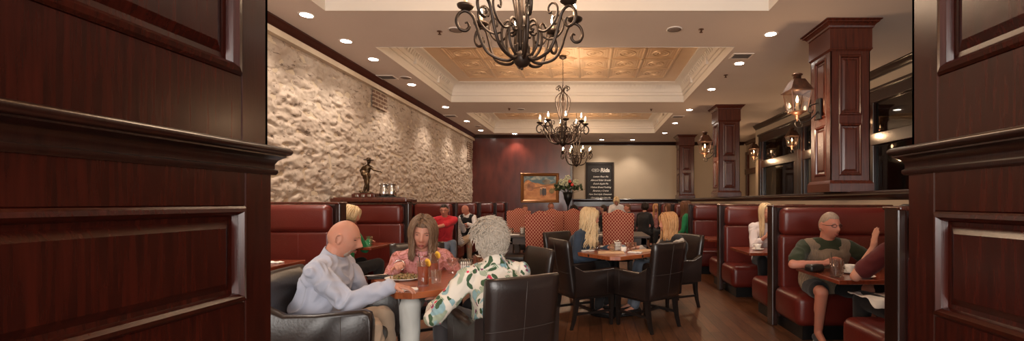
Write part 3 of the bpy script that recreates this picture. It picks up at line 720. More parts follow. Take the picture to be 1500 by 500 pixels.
armchair('empty dark leather armchair at the left front of the second table', -.055, 4.76, R(28), .90)
armchair('dark leather armchair at the right front of the second table, seen from behind', .60, 4.64, R(131), .885)
armchair('dark leather armchair under the blonde woman in denim', -.20, 5.62, R(-40), .9)
armchair('dark leather armchair under the woman in the black vest', 1.02, 5.50, R(205), .88)

# ---------------------------------------------------------------- high trellis-back chairs
def high_chair(label, x, y, rz, top=1.15, w=.245):
    t = thing('high_back_chair', label, 'chair', (x,y,0), rz, 'high trellis-back chairs')   # faces +Y
    bm = NB(); n = 24; out = []
    for k in range(n+1):
        a = -1+2*k/n; e = abs(a); z = top-.055+.055*(math.cos(min(1, e/.62)*PI)*.5+.5)-(.02*max(0, (e-.86)/.14)**2)
        out.append((w*a, z))
    poly = [(w*.93,.42)]+[(w*.96,.7)]+out[::-1]+[(-w*.96,.7),(-w*.93,.42)]
    rs = []
    for d, k in ((-.045,.965),(-.038,.99),(-.02,1),(.02,1),(.038,.99),(.045,.965)):
        rs.append([V((px*k, d-.22-.06*(pz-.42), .78+(pz-.78)*k)) for px, pz in poly])
    rings(bm, rs); obj('backrest', bm, 'trellis', t, angle=60)
    bm = NB(); box(bm, (0,.02,.44), (.48,.46,.12), .035, 4); obj('seat', bm, 'blackc', t)
    bm = NB()
    for k in range(14):
        for yy in (.25,): ell(bm, (-.22+k*.034, yy, .395), (.007,.004,.007), sub=1)
        for sx in (-1,1): ell(bm, (sx*.24, -.2+k*.034, .395), (.004,.007,.007), sub=1)
    obj('nailhead_trim', bm, 'steel', t)
    for sx in (-1,1):
        for yy in (.2,-.2):
            bm = NB(); rings(bm, [[V((sx*.2+a*k, yy+dx+b*k, z)) for a, b in ((-1,-1),(1,-1),(1,1),(-1,1))] for z, k, dx in ((0,.016,-.04 if yy < 0 else 0),(.4,.024,0))]); obj('leg', bm, 'chairwood', t, smooth=False)
high_chair('large red trellis-patterned high-back chair, nearest, left of the blonde woman', -.77, 6.95, 0, 1.175, .225)
high_chair('red trellis-patterned high-back chair standing alone behind the second table', .435, 6.95, 0, 1.195)
high_chair('red trellis-patterned high-back chair farthest left, by the dark table', -1.45, 8.65, PI, 1.19)
high_chair('red trellis-patterned high-back chair right behind the nearest one', -.77, 8.6, PI, 1.18)
high_chair('red trellis-patterned high-back chair partly hidden by the blonde hair', -.34, 8.75, PI, 1.18)
t = thing('studded_stool', 'low black studded stool at the dark left table', 'stool', (-1.22,6.93,0))
bm = NB(); box(bm, (0,0,.42), (.44,.4,.13), .04, 4); obj('cushion', bm, 'chair', t)
bm = NB()
for k in range(14): ell(bm, (-.21+k*.032,-.2,.375), (.007,.005,.007), sub=1)
obj('nailhead_trim', bm, 'steel', t)
for sx in (-1,1):
    for sy in (-1,1):
        bm = NB(); b2(bm, sx*.18-.02,sx*.18+.02,sy*.16-.02,sy*.16+.02,0,.37); obj('leg', bm, 'chairwood', t, smooth=False)
# ---------------------------------------------------------------- people
def g(x, s): return math.exp(-(x*x)/(2*s*s))
def head_mesh(sub=5, fem=False, old=False, jaw=1.):
    """local head: x to its left/right, y forward, z up; 0.24 m high"""
    t = bmesh.new(); bmesh.ops.create_icosphere(t, subdivisions=sub, radius=1)
    for v in t.verts:
        n = v.co.copy(); x, y, z = n
        lo = max(0., -z)
        px = x*.077*(1-(.24 if fem else .20)*lo**1.6*(1/jaw)); py = y*(.094 if y > 0 else .100)*(1-.06*lo); pz = z*.12
        if y < 0: py *= 1-.42*lo**1.2
        else: py = py*(1-.05*lo)+.004*lo
        if z > .3: px *= 1+.03*(z-.3)
        px *= 1-.10*max(0, y)*(1 if abs(z) < .6 else .6)
        f = max(0., y)
        if f > .15:
            ax = abs(px)
            d = 0
            d += (.022 if fem else .028)*g(px, .0100)*g(pz+(.022 if fem else .026), .012)            # nose tip
            d += (.011 if fem else .016)*g(px, .0080)*g(pz+.002, .020)            # bridge
            d += .007*(g(ax-.013, .006))*g(pz+.034, .008)      # nostrils
            d -= .0095*g(ax-.032, .0135)*g(pz-.012, .011)        # sockets
            d += .0045*g(ax-.028, .02)*g(pz-.032, .008)          # brow
            d += .005*g(ax-.045, .016)*g(pz+.028, .018)         # cheeks
            d += .0065*g(px, .019)*g(pz+.061, .0050)+.0065*g(px, .016)*g(pz+.0745, .0055)
            d -= .005*g(px, .022)*g(pz+.0675, .0028)             # mouth line
            d -= .004*g(px, .02)*g(pz+.086, .006)
            d += .008*g(px, .018)*g(pz+.103, .014)              # chin
            if old: d -= .003*g(ax-.03-.25*max(0, -.02-pz), .005)*g(pz+.055, .02)
            py += d*min(1, (f-.15)*3)
        v.co = V((px, py, pz))
    return t
def rotm(F, yaw=0., pitch=0., roll=0.):
    """rows: local (x right, y forward, z up) to world. F horizontal facing. yaw>0 turns to its left, pitch>0 looks down"""
    F = V(F).normalized(); q = Matrix.Rotation(yaw, 3, 'Z'); f = q @ F; r = V((f.y, -f.x, 0)); up = V((0,0,1))
    Rp = Matrix.Rotation(-pitch, 3, r); f2 = Rp @ f; u2 = Rp @ up
    Rr = Matrix.Rotation(roll, 3, f2); r2 = Rr @ r; u2 = Rr @ u2
    return Matrix((r2, f2, u2)).transposed()
def ik(a, b, l1, l2, pole):
    d = b-a; L = min(d.length, (l1+l2)*.995); b2_ = a+d.normalized()*L
    x = (l1*l1-l2*l2+L*L)/(2*L); h = math.sqrt(max(0, l1*l1-x*x)); dn = d.normalized()
    p = V(pole)-dn*V(pole).dot(dn); p.normalize()
    return a+dn*x+p*h, b2_
def hand(bm, w, d, nrm, side, s=1., curl=.5, spread=1.):
    """w wrist, d direction of the fingers, nrm the way the palm faces, side=+1 thumb towards d x nrm"""
    d = V(d).normalized(); nrm = V(nrm); nrm = (nrm-d*nrm.dot(d)).normalized(); u = d.cross(nrm)*side
    rr = Matrix((u, d, nrm)).transposed()
    ell(bm, w+d*.045*s, (.040*s, .052*s, .017*s), rr, 3); capsule(bm, w-d*.02*s, .026*s, w+d*.03*s, .026*s, 12)
    for k, (o, L) in enumerate(((.030,.072),(.010,.082),(-.010,.077),(-.029,.062))):
        b = w+d*(.082-.004*abs(k-1.2))*s+u*o*s; dd = (d+u*(o*3.2*spread)).normalized()
        p1 = b+(dd*math.cos(curl*.5)+nrm*math.sin(curl*.5))*L*.45*s
        p2 = p1+(dd*math.cos(curl*1.5)+nrm*math.sin(curl*1.5))*L*.32*s
        p3 = p2+(dd*math.cos(curl*2.4)+nrm*math.sin(curl*2.4))*L*.23*s
        capsule(bm, b-dd*.02*s, .0098*s, p1, .0092*s, 10); capsule(bm, p1, .0092*s, p2, .0083*s, 10); capsule(bm, p2, .0083*s, p3, .0072*s, 10)
    b = w+d*.03*s+u*.028*s; p1 = b+(d*.7+u*.75+nrm*.25).normalized()*.04*s; p2 = p1+(d*.95+u*.25+nrm*.3).normalized()*.032*s
    capsule(bm, b-u*.01*s, .014*s, p1, .0108*s, 10); capsule(bm, p1, .0108*s, p2, .0088*s, 10)
def tor(bm, P, N, Rt, s, infl, fem, belly, t0=0., t1=1.):
    T = (N-P); L = T.length; T = T.normalized(); D = T.cross(Rt).normalized()*-1   # D points forward
    if D.dot(V((0,0,0))+D) < 0: D = -D
    rs = []
    prof = [(-.14,.10,.075,0),(-.09,.155,.105,0),(0,.172,.122,.005),(.18,.158,.115+belly*.6,.012+belly*.5),(.34,.150,.112+belly*.5,.015+belly*.4),(.55,.160,.115,.012),(.72,.172,.112,.006),(.86,.172,.092,0),(.94,.135,.075,-.004),(1.0,.072,.062,-.002),(1.05,.055,.052,0)]
    for t, w, d, f in prof:
        if t < t0-1e-6 or t > t1+1e-6: continue
        k = .88 if fem and t > .5 else 1
        if fem and .15 < t < .5: k = .86
        if fem and .5 < t < .75: d += .012; f += .012
        c = P+T*L*t+D*f*s; rs.append([c+Rt*((w*k*s+infl)*math.copysign(abs(math.cos(a))**.85, math.cos(a)))+D*((d*s+infl)*math.copysign(abs(math.sin(a))**.85, math.sin(a))) for a in [2*PI*i/28 for i in range(28)]])
    rings(bm, rs)
def long_hair(bmh, H, C, s, length=.2, n=120, wave=.01, part=0., r=.007, seed=1, wid=1., gap=.62, stagger=.25, back=1., up=V((0,0,1)), flick=0.):
    rnd = random.Random(seed)
    for i in range(n):
        az = -PI+2*PI*(i+rnd.random()*.8)/n        # 0 = face direction
        layer = rnd.random(); k = 1.0+.16*layer; fr_ = 0.
        if abs(az) < gap: az = math.copysign(gap+.25*rnd.random(), az+1e-6); fr_ = 1.
        A, B, Cc = .085*k*wid, (.100*k if abs(az) > PI/2 else .096*k), .128*(1+.07*layer)
        st = V((part+math.copysign(.012, math.sin(az))*rnd.random(), (.055-.11*rnd.random()), 0)); pts = []
        if fr_: st.y = .045+.03*rnd.random()
        dirx, diry = math.sin(az), math.cos(az); N_ = 9
        for q in range(N_+1):
            th = .10+(PI/2+.05)*q/N_; u = q/N_
            ex, ey, ez = A*dirx*math.sin(th), B*diry*math.sin(th), Cc*math.cos(th)
            bx = st.x*(1-u)**1.5; by = st.y*(1-u)**1.2
            pts.append(V((ex+bx, min(ey+by-.004, .098), ez+.002-fr_*(st.y*.42)*(1-u)**1.5)))
        L = length*(1-stagger*rnd.random())*(1. if abs(az) > 1.2 else .92); e = pts[-1]; ph = rnd.random()*6.28; M_ = 8
        W3 = [C+H@(p*s) for p in pts]
        e = W3[-1]; od = (H@V((dirx, diry*.9, 0))); od.z = 0
        for q in range(1, M_+1):
            u = q/M_; z = -L*u*s
            off = od*(-.018*math.sin(u*PI*.6)+.02*u*u)*s+od*flick*u**3
            off += (H@V((math.cos(az), -math.sin(az), 0)))*(wave*math.sin(u*9+ph))*s + od*wave*.8*math.cos(u*8+ph)*s
            W3.append(e+V((off.x, off.y, z)))
        nn = len(W3); rad = [r*s*(.5+.9*min(1, q/4)) for q in range(nn)]; rad[-1] = r*.25*s; rad[-2] = r*.7*s
        tube(bmh, W3, rad, 6, flat=.55)
def short_hair(H, C, s, fem, test, thick, m, parent, name='hair', vox=None, noi=.3, fr=60, sub=5):
    t = head_mesh(sub, fem); dele = []
    for v in t.verts:
        n = v.co.copy(); th = test(n)
        if th <= 0: v.co *= .9
        else: v.co = n+n.normalized()*thick*min(1, th)*(1+noi*noise.noise(n*fr))
    for v in t.verts: v.co = C+H@(v.co*s)
    return obj(name, t, m, parent)
def person(label, pel, head, face, s=1., hyaw=0., hpitch=0., hroll=0., seat=True, hands=((None,None,None),(None,None,None)), top='blue_shirt', sleeve='long', bottom='khaki', skinm='skin1', fem=False, hair=None, hcol='h_brown', vox=.009, belly=0., shoes='shoe', glasses=False, knees=None, vest=None, collarh=.032, brows=True, legs=True, collar=True, foldamp=.006, cuff=False, kneez=None, old=False, feet=None, curl=.5, name_hair=None, poles=None, thigh_bare=False, beard=None, shw=1., eyeh=.0032):
    pel = V(pel); head = V(head); F = V((math.cos(face), math.sin(face), 0)); Rt = V((F.y, -F.x, 0)); root = V((pel.x, pel.y, 0))
    R0 = thing('person', label, 'person', root); P = pel-root; C = head-root
    H = rotm(F, hyaw, hpitch, hroll); near = vox < .0085
    N = C-(H@V((0,.0,1)))*.135*s-(H@V((0,1,0)))*.028*s - V((0,0,.025*s)); N = N-F*.01
    T = (N-P).normalized()
    S = [N-T*.045*s+Rt*(sg*(.165 if fem else .185)*s*shw) for sg in (1,-1)]
    body = NB()
    def trap(b, infl, both=True):
        k = .86 if fem else 1.
        for sh in S:
            capsule(b, N-T*.005*s, .058*s*k+infl, sh-T*.0*s, .050*s*k+infl*.8, 18)
            if both: capsule(b, N-T*.10*s, .085*s*k+infl, sh-T*.03*s+(N-T*.10*s-sh)*.15, .060*s*k+infl*.8, 18)
    hm = head_mesh(5 if near else 4, fem, old)
    for v in hm.verts: v.co = C+H@(v.co*s)
    merge(body, hm)
    for sg in (1,-1):   # ears
        er = H@Matrix.Rotation(sg*.35,3,'Z'); ec = C+H@V((sg*.079,-.012,-.002))*s
        ell(body, C+H@V((sg*.075,-.010,-.002))*s, (.006*s,.014*s,.026*s), er, 3)
        tube(body, [ec+er@(V((sg*.004, .017*math.cos(a)-.003, .029*math.sin(a)+.002))*s) for a in [-.9+5.2*q/14 for q in range(15)]], .0048*s, 8)
        ell(body, ec+er@(V((0,.006,-.026))*s), (.006*s,.008*s,.009*s), er, 2)
    nk = C+(H@V((0,-.022,-.07)))*s
    capsule(body, nk, (.052 if fem else .060)*s, N-T*.03*s, (.055 if fem else .066)*s, 18)
    tor(body, P, N, Rt, s, 0, fem, belly)
    trap(body, 0); top_b = NB(); tor(top_b, P, N, Rt, s, .016, fem, belly, -.14, 1.0); trap(top_b, .014, not vest)
    arm_info = []
    for k, sg in enumerate((1,-1)):
        spec = hands[k]; sh = S[k]
        wr = V(spec[0])-root if spec[0] is not None else sh+F*.20*s+V((0,0,-.42*s))-Rt*sg*.04
        pole = poles[k] if poles and poles[k] is not None else (Rt*sg*.55-V((0,0,1))-F*.35)
        el, wr = ik(sh, wr, .285*s, .25*s, pole)
        ad = 1. if not fem else .86
        capsule(body, sh, .046*s*ad, el, .036*s*ad); capsule(body, el, .037*s*ad, wr, .024*s*ad)
        capsule(body, el, .038*s*ad, el.lerp(wr,.35), .036*s*ad)
        dd = V(spec[1]) if spec[1] is not None else (wr-el)
        nn = V(spec[2]) if spec[2] is not None else V((0,0,-1))
        hand(body, wr, dd, nn, -sg if True else sg, s*.95*(.92 if fem else 1), curl)
        i = .015
        capsule(top_b, sh-Rt*sg*.03*s, .066*s*ad, sh, .060*s*ad+.004)
        if sleeve == 'long':
            capsule(top_b, sh, .058*s*ad+i*.5, el, .045*s*ad+i*.7); capsule(top_b, el, .047*s*ad+i*.7, el.lerp(wr,.95), .033*s*ad+i*.6)
        elif sleeve == 'half':
            capsule(top_b, sh, .058*s*ad+i, el, .048*s*ad+i); capsule(top_b, el, .048*s*ad+i, el.lerp(wr,.45), .042*s*ad+i)
        elif sleeve == 'short':
            capsule(top_b, sh, .060*s*ad+i*.6, sh.lerp(el,.72), .052*s*ad+i)
        arm_info.append((sh, el, wr))
    # legs
    leg_info = []; bot = NB()
    if legs:
        tor(bot, P, N, Rt, s, .012, fem, belly*.5, -.14, .30)
        for k, sg in enumerate((1,-1)):
            hip = P+Rt*sg*.09*s-V((0,0,.02*s))
            if seat:
                kn = V(knees[k])-root if knees else hip+F*.43*s+Rt*sg*.05*s+V((0,0,(kneez or .52)-hip.z-.0))
                an = V(feet[k])-root if feet else V((kn.x, kn.y, .09))+F*.02
            else: kn = hip+V((0,0,-.43*s))+F*.03; an = V((hip.x, hip.y, .09))
            capsule(body, hip, .078*s, kn, .055*s); capsule(body, kn, .053*s, an, .034*s); capsule(body, kn.lerp(an,.1)-F*.012, .05*s, kn.lerp(an,.45)-F*.015, .047*s)
            capsule(body, an, .035*s, an+F*.13*s-V((0,0,.045)), .03*s)
            if thigh_bare: capsule(bot, hip, .098*s, hip.lerp(kn,.72), .085*s)
            else:
                capsule(bot, hip, .096*s, kn, .070*s); capsule(bot, kn, .069*s, an+V((0,0,.03)), .052*s)
            leg_info.append((hip, kn, an))
    obj('body', remesh(body, vox*.72 if near else vox, 2), skinm, R0)
    tm = remesh(top_b, vox, 5, foldamp, 9, seed=len(label)*1.37)
    o_top = obj('shirt', tm, top, R0)
    if vest:
        vb = NB(); tor(vb, P, N, Rt, s, .036, fem, belly, -.10, .94)
        for sh in S: capsule(vb, N-T*.02*s-F*.0, .052*s+.018, N.lerp(sh,.80)-T*.005*s, .050*s+.026, 18); capsule(vb, N-T*.10*s, .085*s+.024, N.lerp(sh,.78)-T*.04*s, .060*s+.022, 18)
        ell(vb, N-T*.135*s+F*.045*s, (.135*s,.130*s,.105*s))
        obj('vest', remesh(vb, vox, 5, foldamp*.5, 8), vest, R0)
    if legs: obj('trousers' if not thigh_bare else 'shorts', remesh(bot, vox*1.1, 5, foldamp*.45, 8, seed=3.3), bottom, R0)
    for (hip, kn, an) in leg_info:
        bm = NB(); a = V((an.x, an.y, 0)); rs = []
        for t_, w, h in ((-.075,.026,.045),(-.06,.036,.075),(-.01,.040,.095),(.05,.040,.078),(.11,.045,.058),(.165,.040,.046),(.195,.022,.030)):
            rs.append([a+F*t_*s+Rt*w*s*math.cos(b)+V((0,0,max(.0, h*.5*s+h*.5*s*math.sin(b)*1.0)+.008)) for b in [2*PI*i/16 for i in range(16)]])
        rings(bm, rs); sh_ = obj('shoe', bm, shoes, R0)
        bm = NB(); rs = [[a+F*(.06+.14*k*math.cos(b))*s+Rt*.046*k*s*math.sin(b)+V((0,0,z)) for b in [2*PI*i/20 for i in range(20)]] for z, k in ((.0,.98),(.014,1.0),(.02,.98))]
        rings(bm, rs); obj('sole', bm, 'sole' if shoes != 'shoe' else 'black', sh_)
    if collar:
        bm = NB(); c0 = N.lerp(C, .10); ax = (nk-N).normalized(); u = Rt; w = ax.cross(u).normalized()
        rs = []
        for h_, r_ in ((-.026,.086),(.0,.078),(collarh,.072),(collarh+.002,.067),(.0,.069),(-.02,.074)):
            rs.append([c0+ax*(h_*s-.014*s*math.sin(a)*(1 if w.dot(F) > 0 else -1))+u*(r_*s*(.92 if fem else 1))*math.cos(a)+w*(r_*1.0*s)*math.sin(a) for a in [2*PI*i/32 for i in range(32)]])
        rs.append(rs[0]); rings(bm, rs, cap=False); obj('collar', bm, top, o_top)
    if cuff:
        for (sh, el, wr) in arm_info:
            bm = NB(); d = (wr-el).normalized(); c = el.lerp(wr, .93); u, w = frame_of(d)
            rings(bm, [[c+d*h_+(u*math.cos(a)+w*math.sin(a))*r_*s for a in [2*PI*i/24 for i in range(24)]] for h_, r_ in ((-.03,.040),(-.028,.046),(.028,.045),(.03,.041),(.025,.034))], cap=False); obj('cuff', bm, top, o_top)
    # face details
    L = lambda x, y, z: C+H@(V((x,y,z))*s)
    if vox < .0125:
        for sg in (1,-1):
            bm = NB(); ell(bm, L(sg*.031,.0735,.010), (.0135*s,.007*s,eyeh*s), H@Matrix.Rotation(-sg*.25,3,'Z'), 2); obj('eye', bm, 'eye', R0)
            if brows:
                bm = NB(); tube(bm, [L(sg*.014,.089,.029),L(sg*.03,.0875,.034),L(sg*.047,.077,.029)], [.0025*s,.0035*s,.0015*s], 6, flat=.6); obj('eyebrow', bm, hcol if not hair == 'bald' else 'h_ginger', R0)
        bm = NB(); tube(bm, [L(-.022,.083,-.067),L(-.009,.0925,-.063),L(0,.094,-.0645),L(.009,.0925,-.063),L(.022,.083,-.067)], [.0012*s,.0035*s,.003*s,.0035*s,.0012*s], 6)
        tube(bm, [L(-.020,.083,-.0695),L(0,.0935,-.0745),L(.020,.083,-.0695)], [.0012*s,.0045*s,.0012*s], 6); obj('lips', bm, 'lip', R0)
    if glasses:
        bm = NB()
        for sg in (1,-1):
            pts = [L(sg*(.033+.021*math.cos(a)), .094-.012*abs(math.cos(a))*(1 if math.cos(a) > 0 else 0), .010+.013*math.sin(a)) for a in [2*PI*i/20 for i in range(21)]]; tube(bm, pts, .0022*s, 6)
            tube(bm, [L(sg*.054,.082,.014),L(sg*.076,.05,.012),L(sg*.081,-.01,.012)], .002*s, 6)
        tube(bm, [L(-.012,.098,.012),L(0,.100,.015),L(.012,.098,.012)], .002*s, 6); obj('glasses', bm, 'dark', R0)
    # hair
    rear = lambda n: 1 if True else 0
    def cap(n, hl=.068, side=.035):   # short masculine crop
        if n.y > .045: return (n.z-hl)/.02
        if abs(n.x) > .05 and n.y > -.035: return (n.z-.022-max(0, n.y)*.8)/.015
        return (n.z+.065)/.02
    if hair == 'crop': short_hair(H, C, s, fem, cap, .007*s, hcol, R0)
    if hair == 'stubble': short_hair(H, C, s, fem, lambda n: cap(n, .075), .0035*s, hcol, R0)
    if hair in ('long', 'bob', 'wavy', 'straight', 'bun'):
        sc = short_hair(H, C, s, fem, lambda n: (n.z-.064)/.02 if n.y > .045 else ((n.z-.02-(n.y)*.9)/.02 if n.y > 0 else (n.z+.10)/.02), .012*s, hcol, R0)
        bm = NB(); kw = dict(long=dict(length=.30,wave=.006), bob=dict(length=.20,wave=.006,wid=1.08,flick=.0), wavy=dict(length=.36,wave=.022,wid=1.1), straight=dict(length=.34,wave=.003), bun=dict(length=.015,wave=.002))[hair]
        long_hair(bm, H, C, s, n=300 if near else 150, r=.0072 if near else .008, seed=len(label), gap=.66, part=.012, **kw)
        obj('hair_locks', bm, hcol, sc)
        if hair == 'bun': bm = NB(); ell(bm, L(0,-.08,.09), (.035*s,.03*s,.03*s), H, 3); obj('hair_bun', bm, hcol, sc)
    if hair == 'curly':
        test = lambda n: (n.z-.055)/.02 if n.y > .045 else ((n.z-.0-(n.y)*.9)/.02 if n.y > 0 else (n.z+.085)/.02)
        sc = short_hair(H, C, s, fem, test, .020*s, hcol, R0, noi=.35, fr=45)
        bm = NB(); rnd = random.Random(5); hmm = head_mesh(5, fem); pts = [v.co.copy() for v in hmm.verts if test(v.co) > .3]; hmm.free(); rnd.shuffle(pts)
        for p in pts[:2200]:
            n = p.normalized(); dn = V((p.x*1.2, -.35, -.9+.8*rnd.random())); dn = (dn-n*dn.dot(n)).normalized(); a = (dn+V((rnd.gauss(0,.5),rnd.gauss(0,.5),rnd.gauss(0,.5)))).normalized(); a = (a-n*a.dot(n)).normalized(); b_ = n.cross(a)
            base = p+n*.015; ln = .030+.025*rnd.random(); cv = rnd.gauss(0,.5); lift = .006+.010*rnd.random()
            path = [C+H@((base+a*ln*u+b_*cv*ln*u*u+n*(lift*math.sin(u*2.6)))*s) for u in [q/6 for q in range(7)]]
            tube(bm, path, [.0030*s]*5+[.0022*s,.0008*s], 4)
        obj('hair_curls', bm, hcol, sc)
    if beard:
        sh = short_hair(H, C, s, fem, lambda n: 1 if (n.y > .03 and ((-.125 < n.z < -.082 and abs(n.x) < .034) or (-.060 < n.z < -.052 and abs(n.x) < .026) or (-.084 < n.z <= -.056 and .024 < abs(n.x) < .034))) else 0, .0028*s, beard, R0, 'beard', noi=.6, fr=160)
    return R0, C+root, H, N+root

D = math.radians
Z = None
# table one
m1 = person('bald man with white goatee in pale blue shirt, seated left of the table', pel=(-1.72,2.76,.50), head=(-1.655,2.94,1.058), face=D(6), s=1.02, hyaw=D(10), hpitch=D(16), hroll=0,
    hands=(((-1.255,2.76,.772),(.95,.25,-.12),(0,0,-1)), ((-1.36,3.1,.60),(.9,.2,.1),(0,0,-1))), top='blue_shirt', bottom='khaki', skinm='skin1', hair='bald', hcol='h_white', beard='h_white', vox=.0075, belly=.03, collarh=.048, cuff=True, foldamp=.020,
    knees=((-1.31,2.60,.545),(-1.37,2.88,.545)), feet=((-1.25,2.62,.09),(-1.33,2.92,.09)), curl=.35, poles=(V((-.15,-.5,-1)),None))
w1 = person('woman with brown shoulder-length hair in pink blouse at the dining table', pel=(-1.43,3.80,.50), head=(-1.375,3.60,1.045), face=D(-63), s=1.08, hyaw=D(-12), hpitch=D(14), hroll=D(-6),
    hands=(((-1.50,3.42,.80),(.35,-.8,.35),(.6,-.3,-.6)), ((-.99,3.60,.755),(.5,-.5,0),(0,0,-1))), top='pink', bottom='whitepants', skinm='skin1', fem=True, hair='bob', hcol='h_brown', vox=.008, foldamp=.007,
    knees=((-1.27,3.08,.575),(-1.06,3.20,.575)), feet=((-1.25,3.05,.09),(-1.09,3.32,.12)), curl=.9)
w2 = person('grey-haired woman in floral blouse, seated with her back to the camera', pel=(-.60,2.84,.50), head=(-.655,2.87,1.05), face=D(124), s=1.08, hyaw=D(6), hpitch=D(10),
    hands=(((-.80,3.16,.755),(-.5,.8,0),(0,0,-1)), ((-1.02,2.93,.66),(-.5,.8,0),(0,0,-1))), top='floral', bottom='greydark', skinm='skin1', fem=True, hair='curly', hcol='h_grey', vox=.0075, sleeve='half', foldamp=.008, belly=.04, old=True, curl=.4,
    knees=((-.86,3.2,.53),(-1.02,3.05,.53)), poles=(None, V((-.75,-.35,-1))))
# table two
w3 = person('blonde woman with long wavy hair in denim jacket at the second table', pel=(-.16,5.52,.50), head=(.0,5.30,1.105), face=D(-28), s=1.0, hyaw=D(20), hpitch=D(6),
    hands=(((.08,5.12,.66),(.9,-.2,.0),(0,0,-1)), ((.22,5.38,.745),(.9,-.2,.0),(0,0,-1))), top='denim', bottom='blackc', skinm='skin1', fem=True, hair='wavy', hcol='h_blond', vox=.009,
    knees=((.18,5.25,.53),(.26,5.42,.53)), feet=((.1,5.0,.08),(.2,5.25,.08)))
w4 = person('woman with strawberry blonde hair and black vest at the second table', pel=(1.02,5.45,.50), head=(.95,5.30,1.045), face=D(200), s=1.02, hyaw=D(-12), hpitch=D(4),
    hands=(((.62,5.40,.745),(-.9,-.1,.0),(0,0,-1)), ((.66,5.18,.70),(-.9,.1,0),(0,0,-1))), top='stripe2', bottom='jeans', skinm='skin1', fem=True, hair='bob', hcol='h_ginger', vox=.009, vest='blackc',
    knees=((.60,5.38,.53),(.62,5.22,.53)), feet=((.50,5.2,.08),(.52,5.05,.08)))
# right booth
m2 = person('man in knit vest and glasses gesturing in the right-hand booth', pel=(2.28,4.30,.50), head=(2.215,4.03,1.085), face=D(-100), s=1.02, hyaw=D(22), hpitch=D(4),
    hands=(((2.08,3.88,.76),(.75,-.2,.35),(.2,.4,-.9)), ((2.52,3.85,.78),(-.35,-.5,.5),(-.8,.1,-.2))), top='olive', sleeve='short', bottom='blackc', skinm='skin2', hair='crop', hcol='h_salt', vox=.0085, belly=.05, vest='knit', collar=False, glasses=True, thigh_bare=True, shoes='greydark',
    knees=((2.06,3.88,.50),(2.50,3.86,.52)), feet=((2.10,4.02,.10),(2.46,3.8,.10)), poles=(V((-1,-.1,-.35)),V((1,.2,-.5))), curl=.25)
m3 = person('person in maroon shirt facing away at the right edge, hand at face', pel=(2.42,3.12,.48), head=(2.33,3.22,1.16), face=D(100), s=1.02,
    hands=(((2.55,3.5,.74),(-.2,.9,0),(0,0,-1)), ((2.105,3.24,.965),(.10,-.02,.98),(.9,-.1,0))), top='maroon', sleeve='short', bottom='blackc', skinm='skin1', hair='crop', hcol='h_dark', vox=.009, poles=(V((1,0,-1)),V((-.8,.15,-1))), curl=.15)
w5 = person('woman with very long blonde hair in white lace blouse, hands clasped', pel=(2.52,6.28,.48), head=(2.435,6.02,1.155), face=D(-98), s=1.0, hyaw=D(0), hpitch=D(4),
    hands=(((2.36,5.82,.86),(.4,-.1,.7),(.6,.2,0)), ((2.46,5.82,.86),(-.4,-.1,.7),(-.6,.2,0))), top='lace', bottom='blackc', skinm='skin1', fem=True, hair='straight', hcol='h_blond', vox=.01, sleeve='half')
# left booths
m4 = person('man in red polo shirt and glasses in a left-hand booth', pel=(-2.83,8.42,.48), head=(-2.70,8.10,1.155), face=D(-65), s=.95, hyaw=D(-18), hpitch=D(10),
    hands=(((-2.98,7.88,.79),(-.6,-.6,0),(0,0,-1)), ((-2.85,7.85,.83),(-.9,-.2,0),(0,0,-1))), top='red', sleeve='short', bottom='jeans', skinm='skin2', hair='crop', hcol='h_dark', vox=.01, glasses=True, knees=((-2.62,7.98,.52),(-2.52,8.06,.55)), feet=((-2.66,7.8,.09),(-2.5,8.0,.09)))
m5 = person('bald man in black vest over a white shirt, far left booth', pel=(-2.95,10.32,.48), head=(-2.88,10.10,1.13), face=D(-110), s=.93, hyaw=D(-20), hpitch=D(18),
    hands=(((-3.05,9.85,.82),(-.4,-.7,0),(0,0,-1)), ((-2.75,9.82,.82),(-.6,-.5,0),(0,0,-1))), top='whitec', bottom='blackc', skinm='skin2', hair='bald', hcol='h_white', vox=.012, vest='blackc')
m6 = person('person in striped shirt and khaki trousers facing the black-vest man', pel=(-2.80,9.12,.48), head=(-2.95,9.20,1.14), face=D(80), s=1.0,
    hands=(((-2.75,9.5,.80),(0,1,0),(0,0,-1)), ((-3.0,9.5,.80),(0,1,0),(0,0,-1))), top='stripe', bottom='khaki', skinm='skin1', hair='crop', hcol='h_dark', vox=.012, knees=((-2.60,9.42,.55),(-2.85,9.5,.53)), feet=((-2.62,9.5,.09),(-2.85,9.55,.09)))
w6 = person('blonde woman in green behind the bald man, seated in a left booth', pel=(-2.99,5.25,.48), head=(-2.93,5.34,1.135), face=D(70), s=1.0, hyaw=D(-60), hpitch=D(14),
    hands=(((-2.86,5.66,.80),(-.1,1,0),(0,0,-1)), ((-3.1,5.6,.80),(0,1,0),(0,0,-1))), top='green', bottom='blackc', skinm='skin1', fem=True, hair='bun', hcol='h_blond', vox=.011)
